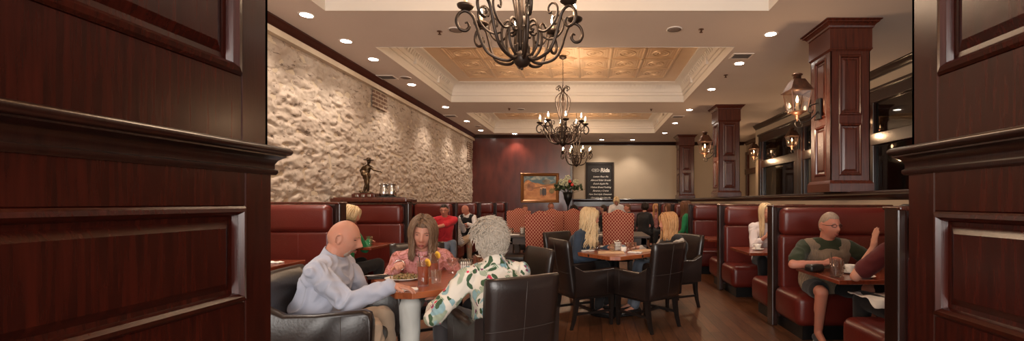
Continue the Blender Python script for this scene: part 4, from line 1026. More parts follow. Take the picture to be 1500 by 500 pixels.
# back of the room
sv = person('standing waitress in white shirt with blonde ponytail, leaning over a table', pel=(.80,13.3,.86), head=(.79,12.95,1.33), face=D(-95), s=1.0, hpitch=D(35), seat=False,
    hands=(((.70,12.85,.95),Z,Z),((.95,12.85,.95),Z,Z)), top='whitec', bottom='blackc', skinm='skin1', fem=True, hair='bun', hcol='h_blond', vox=.014)
def bg(label, px, py, Y, top, hcol, hair, face, fem=False, sk='skin1', **k):
    h = W(px, py, Y); F = V((math.cos(face), math.sin(face), 0)); p = V((h.x, h.y, .50))-F*.12
    kw = dict(s=1.0, vox=.015, bottom='blackc', collar=False, brows=False); kw.update(k)
    return person(label, p, h, face, top=top, hcol=hcol, hair=hair, fem=fem, skinm=sk, **kw)
bg('man in dark clothes seen above the waitress\'s table, facing left', 919, 305, 13.0, 'greydark', 'h_chest', 'crop', D(190), sk='skin2')
bg('dark-haired person behind the lone high chair\'s left shoulder', 884, 307, 11.5, 'blackc', 'h_dark', 'crop', D(150))
bg('dark-haired diner in black with back turned, right of the waitress', 945, 304, 11.9, 'blackc', 'h_dark', 'bun', D(60), fem=True)
bg('long-haired woman in a light top facing the camera beside the far wall', 961, 305, 13.2, 'pink', 'h_ginger', 'straight', D(-100), fem=True)
bg('woman in green with light hair in a far right booth', 979, 306, 11.6, 'green', 'h_chest', 'long', D(-150), fem=True)
bg('chestnut-haired woman in bright green leaning in a far right booth', 1004, 304, 9.2, 'green', 'h_chest', 'long', D(150), fem=True)
bg('dark-haired head just above the trellis chairs, below the painting', 807, 303, 12.2, 'greydark', 'h_chest', 'crop', D(-90), sk='skin2')
bg('reddish-haired head peeking over the leftmost trellis chair', 769, 307, 11.5, 'maroon', 'h_chest', 'crop', D(-60), sk='skin2')
bg('black-haired head between the flowers and the blonde woman', 840, 308, 11.2, 'blackc', 'h_dark', 'bun', D(90), fem=True)
# earrings, necklace, bracelet, watch
def on_head(pr, x, y, z, s): return pr[1]+pr[2]@(V((x,y,z))*s)
for pr, s in ((w1,1.08),(w2,1.08)):
    for sg in (1,-1):
        bm = NB(); p = on_head(pr, sg*.084, -.008, -.040, s)-pr[0].location; ell(bm, p, (.006,.006,.008), sub=2); ell(bm, p-V((0,0,.018)), (.005,.005,.008), sub=2); obj('earring', bm, 'steel', pr[0])
bm = NB(); nb = w1[3]-w1[0].location; fw = V((math.cos(D(-63)),math.sin(D(-63)),0)); rt = V((fw.y,-fw.x,0))
tube(bm, [nb+rt*.075*math.cos(a)+fw*(.085*math.sin(a)+.02)+V((0,0,.02-.05*math.sin(a))) for a in [PI*k/16 for k in range(17)]], .0025, 6); obj('necklace', bm, 'steel', w1[0])
bm = NB(); c = V((-1.50,3.44,.805))-w1[0].location; d = V((.3,-.8,.3)).normalized(); u, w = frame_of(d)
tube(bm, [c+(u*math.cos(a)+w*math.sin(a))*.041 for a in [2*PI*k/20 for k in range(21)]], .004, 6); obj('bracelet', bm, 'steel', w1[0])
# ---------------------------------------------------------------- chandeliers
def chandelier():
    t = thing('chandelier', '', 'chandelier', (0,0,0), 0, 'wrought-iron candle chandeliers')   # origin at the ball centre
    bm = NB(); ell(bm, (0,0,0), (.066,.066,.064), sub=4); lathe(bm, [(.001,-.085),(.010,-.08),(.012,-.07),(.006,-.062),(.008,-.05)], 14); obj('ball_finial', bm, 'iron', t)
    bm = NB(); lathe(bm, [(.03,.04),(.014,.07),(.012,.3),(.022,.33),(.012,.36),(.012,.72),(.03,.76),(.02,.80),(.012,.86)], 16); obj('stem', bm, 'iron', t)
    for k in range(6):   # bowed cage bars
        a = k*PI/3+.2; c, s = math.cos(a), math.sin(a); P = lambda r, z: (r*c, r*s, z)
        bm = NB(); tube(bm, smooth_path([P(.03,.06),P(.035,.22),P(.05,.36),P(.085,.52),P(.125,.68),P(.13,.76),P(.09,.83),P(.03,.88),P(.02,.93)], 5), .0085, 8); obj('cage_bar', bm, 'iron', t)
    for k in range(8):   # crown petals
        a = k*PI/4; c, s = math.cos(a), math.sin(a); P = lambda r, z: (r*c, r*s, z)
        bm = NB(); tube(bm, smooth_path([P(.015,.90),P(.05,.97),P(.095,.985),P(.12,.955),P(.105,.925),P(.085,.94)], 5), [.009]*26, 8, flat=.6); obj('crown_petal', bm, 'iron', t)
    for k in range(8):
        up = 0; rr = 0; a = k*PI/4+.18; c, s = math.cos(a), math.sin(a); P = lambda r, z: (r*c, r*s, z)
        bm = NB()
        main = [P(.04,.02),P(.10,-.02),P(.18,-.01),P(.25,.03),P(.295,.11),P(.322,.20),P(.352,.275),P(.40,.305),P(.445,.28),P(.462,.225),P(.44,.175),P(.40,.165),P(.375,.192),P(.385,.222),P(.405,.218)]
        pth = smooth_path(main, 7); tube(bm, pth, [.0115]*(len(pth)-12)+[.0105-.0005*i for i in range(12)], 8)
        ar = obj('arm', bm, 'iron', t)
        bm = NB()
        sc = [P(.05,.10),P(.055,.02),P(.10,.03),P(.14,.10),P(.145,.20),P(.11,.265),P(.065,.25),P(.06,.20),P(.09,.185),P(.105,.205)]
        tube(bm, smooth_path(sc, 6), .0095, 8)
        s2 = [P(.14,.19),P(.20,.165),P(.26,.19),P(.305,.25),P(.31,.32),P(.27,.355),P(.235,.33),P(.24,.29),P(.265,.29)]
        tube(bm, smooth_path(s2, 6), .0085, 8); obj('scroll', bm, 'iron', ar)
        r0, z0 = .40+rr, .308+up
        bm = NB(); lathe(bm, [(.012,0),(.034,.008),(.056,.022),(.061,.036),(.054,.034),(.02,.02)], 20, P(r0,z0)); obj('drip_cup', bm, 'iron', ar)
        bm = NB(); lathe(bm, [(.012,.02),(.0125,.085),(.009,.09)], 12, P(r0,z0)); obj('candle_sleeve', bm, 'candle', ar)
        bm = NB(); lathe(bm, [(.006,.088),(.0125,.105),(.011,.125),(.004,.15),(.0008,.165)], 12, P(r0,z0)); obj('bulb', bm, 'bulb', ar)
    bm = NB(); z = .93; i = 0
    while z < 1.47:
        q = i % 2; pts = [((.010*math.cos(b) if q else 0), (0 if q else .010*math.cos(b)), z+.017*math.sin(b)) for b in [2*PI*j/10 for j in range(11)]]
        tube(bm, pts, .0028, 5); z += .026; i += 1
    obj('chain', bm, 'iron', t)
    bm = NB(); lathe(bm, [(.012,1.46),(.03,1.47),(.065,1.49),(.07,1.505)], 24); obj('canopy', bm, 'iron', t)
    return t
ch = chandelier(); first = True
for (x, y, rz, l) in ((-.50,3.22,.10,'largest wrought-iron chandelier, nearest and cropped at the top edge'), (-.475,7.7,.0,'middle wrought-iron chandelier hanging on a chain from the tin ceiling'), (-.37,12.1,.3,'smallest wrought-iron chandelier, farthest, hanging before the burgundy wall')):
    o = ch if first else copy_tree(ch); first = False; o.location = (x,y,2.36); o.rotation_euler = (0,0,rz); o['label'] = l
# ---------------------------------------------------------------- lanterns
def lantern(label, x, y, z, k=1., wallx=.27, group='carriage lanterns'):
    """origin: middle of the glass body; bracket reaches +X by wallx"""
    t = thing('wall_lantern', label, 'lantern', (x,y,z), 0, group)
    def sq(r, zz, rot=PI/4): return [V((r*math.cos(rot+i*PI/2), r*math.sin(rot+i*PI/2), zz))*k for i in range(4)]
    bm = NB(); rings(bm, [sq(.215,.125), sq(.22,.135), sq(.20,.145), sq(.105,.285), sq(.10,.29)]); obj('roof', bm, 'copper', t, smooth=False)
    bm = NB(); lathe(bm, [(.05*k,.285*k),(.05*k,.345*k),(.068*k,.35*k),(.07*k,.362*k),(.045*k,.375*k),(.03*k,.378*k)], 20); obj('chimney', bm, 'copper', t)
    bm = NB()
    for i in range(4): tube(bm, [sq(.185,.13)[i], sq(.125,-.14)[i]], .0075*k, 6)
    for a, zz in ((.185,.128),(.125,-.14)):
        q = sq(a, zz)
        for i in range(4): tube(bm, [q[i], q[(i+1)%4]], .007*k, 6)
    obj('frame', bm, 'copper', t, smooth=False)
    bm = NB(); rings(bm, [sq(.183,.128), sq(.124,-.138)], cap=False); obj('glass', bm, 'lanternglass', t, smooth=False)
    bm = NB(); lathe(bm, [(.08*k,-.138*k),(.085*k,-.15*k),(.05*k,-.175*k),(.022*k,-.19*k),(.03*k,-.21*k),(.012*k,-.235*k),(.006*k,-.26*k),(.001,-.265*k)], 20); obj('bottom_finial', bm, 'copper', t)
    bm = NB(); lathe(bm, [(.022*k,-.138*k),(.022*k,-.02*k),(.012*k,-.01*k)], 12); obj('candle_sleeve', bm, 'candle', t)
    bm = NB(); lathe(bm, [(.008*k,-.012*k),(.016*k,.015*k),(.012*k,.045*k),(.001,.08*k)], 12); obj('bulb', bm, 'flame', t)
    bm = NB(); w = wallx
    tube(bm, smooth_path([(0,0,-.20*k),(.05*k,0,-.27*k),(w*.5,0,-.25*k),(w*.8,0,-.17*k),(w-.02,0,-.12*k)], 6), .009*k, 8)
    tube(bm, smooth_path([(0,0,-.23*k),(-.03*k,0,-.29*k),(.0,0,-.34*k),(.05*k,0,-.34*k),(.07*k,0,-.30*k),(.04*k,0,-.29*k)], 6), .006*k, 8)
    tube(bm, smooth_path([(w-.03,0,-.02*k),(w*.55,0,-.06*k),(w*.5,0,-.13*k),(w*.65,0,-.15*k),(w*.7,0,-.11*k)], 6), .007*k, 8); obj('scroll_bracket', bm, 'black', t)
    bm = NB(); b2(bm, w-.03, w, -.06*k, .06*k, -.24*k, .04*k, .008); obj('back_plate', bm, 'black', t, smooth=False)
    L = bpy.data.lights.new('lantern_glow', 'POINT'); L.energy = 9*k; L.color = (1,.62,.34); L.shadow_soft_size = .04; lo = bpy.data.objects.new('lantern_glow', L); COL.objects.link(lo); lo.location = (x-.12*k, y-.12*k, z-.3*k)
    return t
lantern('large copper lantern on the nearest panelled column', 2.62, 5.52, 2.575, .95, .288)
lantern('copper lantern on the second panelled column', 2.66, 10.1, 2.58, .95, .248)
for k, (y, l) in enumerate(((7.7,'glowing lantern on the far right window wall, nearest of the row'),(9.9,'glowing lantern on the far right window wall behind the first column'),(12.2,'glowing lantern on the pale end of the far right wall'))):
    lantern(l, XR-.22, y, 2.70, .8, .165, 'lanterns of the far right wall')
lantern('glowing lantern in the recess by the glazed door', 5.6-.22, 13.9, 2.70, .8, .215, 'lanterns of the far right wall')

# ---------------------------------------------------------------- painting
t = thing('framed_painting', 'gilt-framed landscape painting of tan hills on the burgundy wall', 'painting', (-1.62,YB-.001,1.775))
def paint_mat():
    m = mat('landscape_canvas', rgb(170,110,70), .5); nt, b = nodes(m)
    a = nt.nodes.new('ShaderNodeVertexColor'); a.layer_name = 'Col'; nt.links.new(a.outputs[0], b.inputs['Base Color']); return m
w, h = .53, .39; nx, nz = 150, 110
bm = NB(); cl = bm.loops.layers.float_color.new('Col'); vs = [[bm.verts.new((-w+2*w*i/nx, -.02, -h+2*h*j/nz)) for j in range(nz+1)] for i in range(nx+1)]
def pc(u, v):
    n = noise.fractal(V((u*6, v*6, 2)), 1, 2, 4)
    hill = .70+.04*math.sin(u*7)+.03*n
    if v > hill:
        c = V((84,112,124)).lerp(V((176,180,170)), max(0, min(1, n*1.4+.25+(v-.8))))
    else:
        c = V((176,112,66)).lerp(V((206,146,92)), .5+n*.8)
        if v > hill-.05 and 0.5 < u: c = c.lerp(V((96,92,66)), .6)
        if abs(v-(.48+.25*(u-.3)+.02*n)) < .02: c = c.lerp(V((122,74,48)), .7)
    for (cx, cy, rx, ry, col) in ((.12,.62,.12,.22,(190,134,88)),(.22,.56,.12,.18,(156,104,72)),(.68,.76,.13,.09,(112,104,92)),(.86,.36,.08,.12,(128,112,66))):
        e = ((u-cx)/rx)**2+((v-cy)/ry)**2
        if e < 1+n*.5: c = V(col)*(1+.3*n)
    for (cx, cy, rx, ry, col) in ((.53,.34,.035,.15,(120,104,88)),(.60,.34,.04,.17,(60,56,58)),(.66,.34,.04,.16,(72,66,66))):
        e = ((u-cx)/rx)**2+((v-cy)/ry)**2
        if e < 1: c = V(col)
        if (u-cx)**2/.00035+(v-cy-ry)**2/.0006 < 1: c = V((210,190,170))
    return [lin(max(0, min(255, q))/255) for q in c]+[1]
for i in range(nx):
    for j in range(nz):
        f = bm.faces.new((vs[i][j], vs[i+1][j], vs[i+1][j+1], vs[i][j+1]))
        for l in f.loops: l[cl] = pc((l.vert.co.x+w)/(2*w), (l.vert.co.z+h)/(2*h))
obj('canvas', bm, paint_mat(), t, smooth=False)
bm = NB(); rings(bm, [[V((sx*(w+a), -d, sz*(h+a))) for sx, sz in ((-1,-1),(1,-1),(1,1),(-1,1))] for a, d in ((.09,0),(.09,.05),(.075,.065),(.05,.05),(.03,.055),(.0,.03),(-.01,.02))], cap=False)
obj('frame', bm, 'gold', t, smooth=False)

# ---------------------------------------------------------------- menu board
t = thing('menu_board', 'tall black framed board with white dessert list on the cream wall', 'menu board', (.36,YB2-.001,2.0))
w, h = .45, .70
bm = NB(); b2(bm, -w, w, -.02, 0, -h, h); obj('board', bm, 'board', t, smooth=False)
bm = NB(); rings(bm, [[V((sx*(w+a), -d, sz*(h+a))) for sx, sz in ((-1,-1),(1,-1),(1,1),(-1,1))] for a, d in ((.065,0),(.065,.04),(.05,.055),(.02,.045),(.0,.05),(-.012,.02))], cap=False); obj('frame', bm, 'boardframe', t, smooth=False)
def text(name, s, size, x, z, parent, shear=0., ext=.002, m='chalk', bold=0., y=-.024):
    c = bpy.data.curves.new(name, 'FONT'); c.body = s; c.size = size; c.align_x = 'CENTER'; c.align_y = 'CENTER'; c.shear = shear; c.extrude = ext; c.offset = bold
    o = bpy.data.objects.new(name, c); COL.objects.link(o); dg = bpy.context.evaluated_depsgraph_get(); me = bpy.data.meshes.new_from_object(o.evaluated_get(dg), depsgraph=dg)
    bpy.data.objects.remove(o); bpy.data.curves.remove(c)
    for v in me.vertices: v.co = V((v.co.x+x, y-v.co.z, v.co.y+z))
    return obj(name, me, m, parent, smooth=False)
for i, s in enumerate(['Lemon Flour Pie', 'Almond Eclair Strudel', 'Dutch Apple Pie', 'Walnut Bread Pudding', 'Bananas y Crema', 'New York Style Cheesecake', 'Chocolate Key Lime Pie', 'Tres Leches y Sherbet Duo']):
    text('menu_line', s, .082 if i < 5 else .074, .03, .24-.128*i, t, .45, bold=.0016)
text('menu_heading', 'Rida', .19, .19, .475, t, .12, bold=.006)
bm = NB()
for sx in (-1,1): tube(bm, smooth_path([(-.15+sx*.01,-.026,.47),(-.15+sx*.06,-.026,.53),(-.15+sx*.13,-.026,.50),(-.15+sx*.14,-.026,.46),(-.15+sx*.06,-.026,.425),(-.15+sx*.01,-.026,.45)], 5), .004, 5)
for k in range(5): b2(bm, -.28, -.02, -.028, -.022, .44+k*.018, .443+k*.018)
b2(bm, -.153,-.147,-.028,-.022,.40,.54); b2(bm, .02,.36,-.028,-.022,.405,.41)
obj('winged_emblem', bm, 'chalk', t, smooth=False)

# ---------------------------------------------------------------- bronze statue, pitchers on the shelf top
ZS = 1.376
t = thing('bronze_statue', 'bronze figure of a boy in a wide hat with outstretched arm', 'statue', (-3.33,6.52,ZS))
bm = NB(); b2(bm, -.17,.17,-.11,.11,0,.05,.008); b2(bm, -.15,.15,-.095,.095,.05,.062,.004); obj('wooden_plinth', bm, 'wood', t, smooth=False)
for x in (-.09,.0,.09):
    bm = NB(); b2(bm, x-.022,x+.022,-.115,-.109,.008,.042,.002); obj('plaque', bm, 'steel', t, smooth=False)
bm = NB(); q = lambda x, y, z: V((x, y, z+.062))
ell(bm, q(0,0,.005), (.10,.07,.02)); 
capsule(bm, q(-.025,.02,.26), .034, q(-.015,.02,.14), .026); capsule(bm, q(-.015,.02,.14), .026, q(-.05,.02,.03), .018); capsule(bm, q(-.05,.02,.025), .016, q(-.10,-.01,.03), .014)
capsule(bm, q(.02,-.02,.26), .034, q(.03,-.03,.14), .026); capsule(bm, q(.03,-.03,.14), .026, q(.025,-.01,.03), .018); capsule(bm, q(.025,-.01,.02), .016, q(.07,-.03,.016), .013)
rings(bm, [[q(x+w_*math.cos(a), d_*math.sin(a), z) for a in [2*PI*i/16 for i in range(16)]] for z, x, w_, d_ in ((.21,0,.05,.04),(.25,0,.058,.045),(.31,0,.045,.036),(.36,.005,.055,.042),(.40,.012,.058,.04),(.425,.018,.03,.03))])
capsule(bm, q(.02,0,.42), .017, q(.028,0,.45), .017); ell(bm, q(.032,0,.475), (.027,.028,.034)); ell(bm, q(.055,-.004,.472), (.010,.008,.008))
ell(bm, q(.032,0,.498), (.078,.07,.009)); ell(bm, q(.030,0,.512), (.034,.034,.026))
capsule(bm, q(-.04,0,.395), .02, q(-.095,.01,.34), .016); capsule(bm, q(-.095,.01,.34), .016, q(-.05,-.03,.29), .013)
capsule(bm, q(.06,0,.395), .02, q(.12,-.02,.345), .016); capsule(bm, q(.12,-.02,.345), .015, q(.20,-.03,.325), .010); 
for k in range(4): capsule(bm, q(.20,-.03,.325), .006, q(.235,-.04+.008*k,.322-.004*k), .004)
ell(bm, q(-.03,-.03,.29), (.04,.03,.045))
obj('figure', remesh(bm, .0055, 3, .003, 30), 'bronze', t)
bm = NB(); b2(bm, -3.10,-2.86,6.40,6.62,ZS,ZS+.012,.004); tag(obj('serving_tray', bm, 'dark', smooth=False), 'flat dark tray under the two steel pitchers', 'tray')
def pitcher(label, x, y):
    t = thing('steel_pitcher', label, 'pitcher', (x,y,ZS+.012), 0, 'steel pitchers')
    bm = NB(); lathe(bm, [(.045,0),(.062,.01),(.066,.05),(.06,.10),(.046,.15),(.05,.185),(.056,.195),(.052,.195),(.046,.18),(.042,.15),(.054,.10),(.058,.05),(.04,.015)], 28); obj('jug', bm, 'steel', t)
    bm = NB(); tube(bm, smooth_path([(.05,0,.17),(.085,0,.175),(.095,0,.13),(.075,0,.08),(.06,0,.075)], 5), .006, 8); obj('handle', bm, 'steel', t)
    bm = NB(); rings(bm, [[V((-.05,a*.02,.195)),V((-.05,a*.02,.15))] + [V((-.075,a*.004,.198))] for a in (-1,1)]); obj('spout', bm, 'steel', t)
pitcher('polished steel water pitcher nearer the statue', -3.06, 6.5); pitcher('polished steel water pitcher farther from the statue, its handle outward', -2.945, 6.5)

# ---------------------------------------------------------------- flower stand
t = thing('flower_stand', 'tall dark trumpet stand of flowers before the painting\'s right side', 'flower arrangement', (-.55,11.0,0))
bm = NB(); lathe(bm, [(.15,0),(.15,.015),(.03,.04),(.016,.08),(.014,1.12),(.02,1.2),(.05,1.28),(.10,1.40),(.13,1.56),(.12,1.56),(.09,1.41),(.02,1.3)], 24); obj('stand', bm, 'black', t)
rnd = random.Random(3); bl = NB(); bw = NB(); br = NB()
for k in range(150):
    a = rnd.random()*6.28; e = rnd.random()*1.4; r = .16+.15*rnd.random(); d = V((math.cos(a)*math.cos(e)*1.35, math.sin(a)*math.cos(e), math.sin(e)*.75)); c = V((0,0,1.62))+d*r
    rr = Quaternion(V((rnd.random(),rnd.random(),rnd.random())).normalized(), rnd.random()*6).to_matrix(); ell(bl, c, (.035,.008,.05), rr, 1)
    if k % 6 == 0: tube(bl, [V((0,0,1.5)), c+d*.06], .004, 5)
for cx, cy, cz in ((-.14,-.26,1.80),(.0,-.20,1.90),(.20,-.24,1.80),(-.05,-.28,1.76),(-.05,.15,1.85)):
    bw = NB()
    for k in range(45):
        d = V((rnd.gauss(0,1),rnd.gauss(0,1),rnd.gauss(0,1))).normalized(); ell(bw, V((cx,cy,cz))+d*.07, (.018,.018,.018), sub=1)
    obj('white_bloom', bw, 'petalw', t)
for cx, cy, cz in ((.06,-.34,1.82),(.12,-.34,1.74)):
    br = NB()
    for k in range(14):
        a = k*2.4; ell(br, V((cx+.03*math.cos(a)*k/14, cy, cz+.035*math.sin(a)*k/14)), (.02,.015,.022), sub=1)
    obj('coral_bloom', br, 'petalr', t)
obj('foliage', bl, 'leaf', t)

# ---------------------------------------------------------------- tableware
def on1(px, py): Y = (CH-.722)*640/(py-297); return (px-864)*Y/640, Y
def tumbler(label, x, y, z, h=.10, r=.036, liquid=None, lev=.75, name='drinking_glass', straw=False, lemon=False, flare=1.12, group=None, stem=False):
    t = thing(name, label, 'glass', (x,y,z), 0, group)
    bm = NB(); z0 = .012 if not stem else .07
    pro = [(r*.9,0),(r,.0),(r*1.0,.008),(r*flare,h),(r*flare-.002,h),(r*.93,z0),(r*.5,z0)]
    if stem: pro = [(r*.8,0),(r*.85,.004),(.008,.012),(.008,.05),(r*.7,.065),(r*1.1,.10),(r*flare,h),(r*flare-.002,h),(r,.10),(.01,.07)]
    lathe(bm, pro, 24); obj('glass_body', bm, 'glass', t)
    if liquid:
        zz = h*lev; bm = NB(); rr = lambda q: (r+(r*flare-r)*q/h)-.0035; lathe(bm, [(rr(z0),z0+.001),(rr(zz),zz),(rr(zz)*.5,zz+.0005)], 24); obj('drink', bm, liquid, t)
        bm = NB()
        for k in range(3): box(bm, (.012*math.cos(k*2.1),.012*math.sin(k*2.1),zz+.004*k), (.02,.02,.018), .004, rot=Matrix.Rotation(k, 3, V((1,1,0))))
        obj('ice_cubes', bm, 'glass', t)
    if straw: bm = NB(); tube(bm, [(-.01,0,.02),(-.035,.01,h+.05)], .003, 8); obj('straw', bm, 'dark', t)
    if lemon:
        bm = NB(); lathe(bm, [(.001,-.003),(.028,-.003),(.03,0),(.028,.003),(.001,.003)], 20, (r*.9,0,h*.93), (.5,.8,.2)); obj('lemon_slice', bm, 'lemon', t)
    return t
Z1 = .7205
tumbler('tall iced tea glass nearest on the table edge, with straw and lemon', -1.155, 3.03, Z1, .175, .036, 'tea', .78, 'iced_tea_glass', True, True, 1.18)
tumbler('second tall iced tea glass just behind the nearest one', -1.20, 3.36, Z1, .19, .034, 'tea', .6, 'iced_tea_glass', False, True, 1.18)
tumbler('short clear glass with ice between the two teas', -1.11, 3.16, Z1, .09, .034, None)
tumbler('round clear goblet right of the iced teas', -1.13, 3.60, Z1, .12, .045, None, .6, 'goblet', stem=True)
tumbler('dark iced tea glass beside the condiment rack, far side', -.94, 3.66, Z1, .14, .038, 'tea', .5, 'iced_tea_glass')
def plate(label, x, y, z, r=.13, food=None, sx=1.):
    t = thing('plate', label, 'plate', (x,y,z)); bm = NB()
    lathe(bm, [(r*.55,0),(r*.6,.004),(r*.97,.014),(r,.017),(r*.96,.018),(r*.6,.008),(r*.3,.007)], 36)
    for v in bm.verts: v.co.x *= sx
    obj('dish', bm, 'white', t)
    if food:
        bm = NB(); rn = random.Random(4)
        for k in range(70):
            a = rn.random()*6.28; q = rn.random()**.6*r*.7; ell(bm, (q*math.cos(a)*sx, q*math.sin(a), .014+.03*(1-q/r)*rn.random()), (.02,.012,.006), Quaternion(V((rn.random(),rn.random(),1)).normalized(), rn.random()*6).to_matrix(), 1)
        obj('food', bm, food, t)
plate('oval white plate of salad beside the iced tea', -1.40, 3.29, Z1, .12, 'food', 1.15)
tumbler('tall glass behind the old lady at the table corner', -.80, 3.36, Z1, .15, .032, 'tea', .35, 'iced_tea_glass')
plate('small plate with an orange slice near the grey-haired woman', -.87, 3.48, Z1, .07, 'lemon', 1.)
def rack(label, x, y, z, rz=.3):
    t = thing('condiment_rack', label, 'condiment rack', (x,y,z), rz, 'condiment racks'); bm = NB()
    for zz in (.005,.05,.085,.12): tube(bm, [(-.045,-.03,zz),(.045,-.03,zz),(.045,.03,zz),(-.045,.03,zz),(-.045,-.03,zz)], .002, 5)
    for k in range(6):
        for yy in (-.03,.03): tube(bm, [(-.045+.018*k,yy,0),(-.045+.018*k,yy,.12)], .0018, 5)
    obj('wire_rack', bm, 'steel', t)
    bm = NB()
    for k in range(5): b2(bm, -.038+.016*k, -.028+.016*k, -.024, .0, .01, .105, .002)
    obj('sugar_packets', bm, 'white', t, smooth=False)
    for k, m_ in ((-1,'white'),(1,'dark')):
        bm = NB(); lathe(bm, [(.014,.004),(.016,.06),(.014,.07)], 14, (k*.02,.016,0)); s_ = obj('shaker', bm, m_, t)
        bm = NB(); lathe(bm, [(.0155,.07),(.015,.085),(.006,.092)], 14, (k*.02,.016,0)); obj('cap', bm, 'steel', s_)
    return t
rk = rack('wire condiment rack with packets beside the grey-haired woman', -1.0, 3.52, Z1)
for x, y, z, l in ((.33,5.26,.7205,'wire condiment rack at the middle of the second table'),(-1.15,7.5,.7605,'wire condiment rack on the dark left table'),(.13,7.5,.7605,'wire condiment rack on the dark table right of the blonde woman')):
    o = copy_tree(rk); o.location = (x,y,z); o['label'] = l
t = thing('menu_folder', 'black folder with a knife lying on the far left table edge', 'folder', (-1.60,3.37,Z1), D(25))
bm = NB(); b2(bm, -.10,.10,-.065,.065,0,.012,.004); b2(bm, -.10,.10,-.06,.06,.012,.02,.004); obj('cover', bm, 'dark', t, smooth=False)
bm = NB(); box(bm, (-.05,-.02,.026), (.18,.018,.005), .002, rot=Matrix.Rotation(.1,3,'Z')); obj('knife', bm, 'steel', t)
def napkin(label, x, y, z, a=.07, b=.05, rz=0., m='linen'):
    bm = NB(); n = 10; rs = []
    for i in range(n+1):
        rs.append([bm.verts.new((-a+2*a*i/n, -b+2*b*j/n, .012+.010*noise.noise(V((i*.55+x*9, j*.5+y*7, 1))))) for j in range(n+1)])
    for i in range(n):
        for j in range(n): bm.faces.new((rs[i][j],rs[i+1][j],rs[i+1][j+1],rs[i][j+1]))
    r = bmesh.ops.extrude_face_region(bm, geom=list(bm.faces))
    for v in [q for q in r['geom'] if isinstance(q, bmesh.types.BMVert)]: v.co.z = max(.0, v.co.z-.011)
    o = obj('napkin', bm, m, loc=(x,y,z)); o.rotation_euler = (0,0,rz); tag(o, label, 'napkin'); return o
napkin('crumpled white napkin under the bald man\'s fingers', -1.20, 2.88, Z1, .06, .035, .5)
napkin('folded white napkin on the left booth table behind the bald man', -2.86, 3.95, .7505, .07, .04)
# second table
def board(label, px, py, a, b, rz):
    x, y = on1(px, py); bm = NB(); b2(bm, -a, a, -b, b, 0, .012, .004); o = obj('serving_board', bm, 'kraft', smooth=False, loc=(x,y,.7205)); o.rotation_euler = (0,0,rz); tag(o, label, 'board')
board('kraft coloured menu board before the blonde woman', 851, 364.5, .15, .10, D(-42))
board('kraft coloured menu board nearest the camera on the second table', 895, 370.5, .15, .10, D(0))
board('kraft coloured menu board before the woman in the black vest', 944, 368.0, .12, .09, D(38))
for px, py, l, hh in ((875,366,'short water glass in front of the blonde woman',.095),(896.5,369.5,'short water glass left of the wire rack, second table',.10),(920,367,'stubby water glass with lemon right of the sugar bowl',.09),(928,366,'second stubby water glass at the right, second table',.09)):
    x, y = on1(px, py); tumbler(l, x, y, .7205, hh, .036, None)
x, y = on1(913.5, 369); t = thing('sugar_bowl', 'white ribbed sugar bowl with blue packets, second table', 'sugar bowl', (x,y,.7205))
bm = NB(); lathe(bm, [(.025,0),(.034,.01),(.036,.055),(.033,.06),(.031,.055),(.03,.012),(.01,.01)], 24); obj('bowl', bm, 'white', t)
m_blue = mat('blue_packet', rgb(120,170,190), .7)
for k in range(3): bm = NB(); box(bm, (-.012+.012*k,0,.06), (.004,.035,.045), .001, rot=Matrix.Rotation(.15*(k-1),3,'Y')); obj('packet', bm, m_blue, t, smooth=False)
for px, py, rz, l in ((860,368,.3,'white napkin roll beside the blonde woman\'s board'),(930,370.5,-.3,'white napkin with cutlery in front of the vest woman'),(884,362,.1,'small white napkin by the far glasses, second table')):
    x, y = on1(px, py); napkin(l, x, y, .7205, .08, .035, rz)
# man's booth table
ZB = .6905
tumbler('tall glass of iced water with dark straw before the man in the knit vest', 1.955+.06, 3.58, ZB, .15, .042, 'glass', .8, 'water_glass', True)
tumbler('smaller empty glass just right of the iced water', 2.09, 3.66, ZB, .12, .034, None)
t = thing('black_pouch', 'soft black pouch lying beside the water glass', 'pouch', (1.975,3.84,ZB), D(20)); bm = NB(); box(bm, (0,0,.035), (.16,.09,.065), .025, 4); obj('pouch_body', bm, 'dark', t)
bm = NB(); tube(bm, [(-.07,-.02,.066),(.07,-.02,.066)], .003, 6); obj('zipper', bm, 'steel', t)
def cup(label, x, y, z):
    t = thing('coffee_cup', label, 'cup', (x,y,z)); bm = NB(); lathe(bm, [(.03,.004),(.055,.008),(.075,.014),(.074,.017),(.05,.011),(.02,.008)], 28); obj('saucer', bm, 'white', t)
    bm = NB(); lathe(bm, [(.022,.01),(.03,.016),(.042,.05),(.045,.075),(.042,.075),(.038,.05),(.02,.02)], 24); obj('cup_body', bm, 'white', t)
    bm = NB(); tube(bm, smooth_path([(-.04,0,.065),(-.065,0,.06),(-.062,0,.035),(-.036,0,.03)], 5), .005, 8); obj('handle', bm, 'white', t)
cup('white coffee cup and saucer between the two men', 2.24, 3.76, ZB); cup('white cup on the booth table of the long-haired woman', 2.16, 5.62, ZB)
plate('small white plate at the maroon-shirted diner\'s arm', 2.22, 3.55, ZB, .09, None)
for k, (px, Y, z, l) in enumerate(((741,7.25,.7605,'little water glass at the left end of the dark table'),(749,7.3,.7605,'little water glass near the rack, dark left table'),(770,7.4,.7605,'little water glass beside the high chair, dark left table'))):
    tumbler(l, (px-864)*Y/640, Y, z, .11, .035, None)
napkin('white napkin on the dark left table', -1.25, 7.22, .7605, .09, .05)
napkin('white napkin on the dark right table', .22, 7.2, .7605, .07, .05)
bm = NB(); n = 14; rs = []
for i in range(n+1):
    rs.append([bm.verts.new((2.10+.34*i/n, 3.22+.34*j/n-.03*(i/n), .575+.02*noise.noise(V((i*.35,j*.35,2)))-.10*max(0,(3-j)/3)*.5)) for j in range(n+1)])
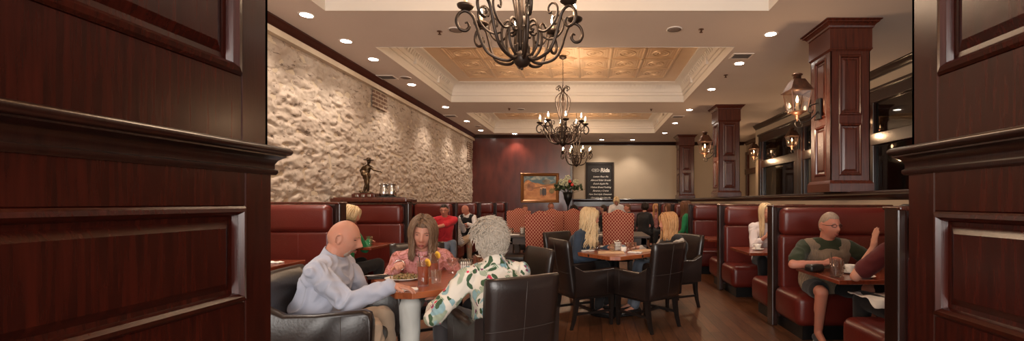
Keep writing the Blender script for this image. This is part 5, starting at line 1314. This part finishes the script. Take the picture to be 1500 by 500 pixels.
for i in range(n):
    for j in range(n): bm.faces.new((rs[i][j],rs[i+1][j],rs[i+1][j+1],rs[i][j+1]))
r_ = bmesh.ops.extrude_face_region(bm, geom=list(bm.faces))
for v in [q for q in r_['geom'] if isinstance(q, bmesh.types.BMVert)]: v.co.z -= .006
tag(obj('lap_napkin', bm, 'linen'), 'white cloth napkin over the lap of the maroon-shirted diner', 'napkin')
tumbler('glass tumbler on the left booth table beside the woman in green', -2.80, 5.55, .7505, .12, .036, None)
tumbler('tall drinking glass in front of the man in the red polo', -2.92, 7.6, .7405, .17, .032, None)

# ---------------------------------------------------------------- light
def spot(x, y, z, e, size=1.9, blend=.7, col=(1,.85,.71), tilt=None):
    L = bpy.data.lights.new('downlight_beam', 'SPOT'); L.energy = e; L.spot_size = size; L.spot_blend = blend; L.color = col; L.shadow_soft_size = .06
    o = bpy.data.objects.new('downlight_beam', L); COL.objects.link(o); o.location = (x,y,z)
    if tilt: o.rotation_euler = tilt
for i, (x, y) in enumerate(left): spot(x, y, CZ-.03, 38)
for i, (x, y) in enumerate(right): spot(x, y, CZ-.03, 32)
for i, (x, y) in enumerate(extra): spot(x, y, CZ-.03, [60,40,40,75,75,30][i])
for x, y in ((-.50,3.22),(-.475,7.7),(-.37,12.1)):
    L = bpy.data.lights.new('chandelier_glow', 'POINT'); L.energy = 52; L.color = (1,.70,.46); L.shadow_soft_size = .3
    o = bpy.data.objects.new('chandelier_glow', L); COL.objects.link(o); o.location = (x, y, 2.98)
L = bpy.data.lights.new('rear_fill_light', 'AREA'); L.shape = 'RECTANGLE'; L.size = 6; L.size_y = 2.1; L.energy = 360; L.color = (1,.93,.86)  # added fill light behind the camera, standing for assumed daylight through an unseen window
o = bpy.data.objects.new('rear_fill_light', L); COL.objects.link(o); o.location = (0,YF-.3,1.95); o.rotation_euler = (PI/2,0,0)
w = bpy.data.worlds.new('world'); SC.world = w; w.use_nodes = True; bg_ = w.node_tree.nodes['Background']; bg_.inputs[0].default_value = (.9,.95,1,1); bg_.inputs[1].default_value = .6
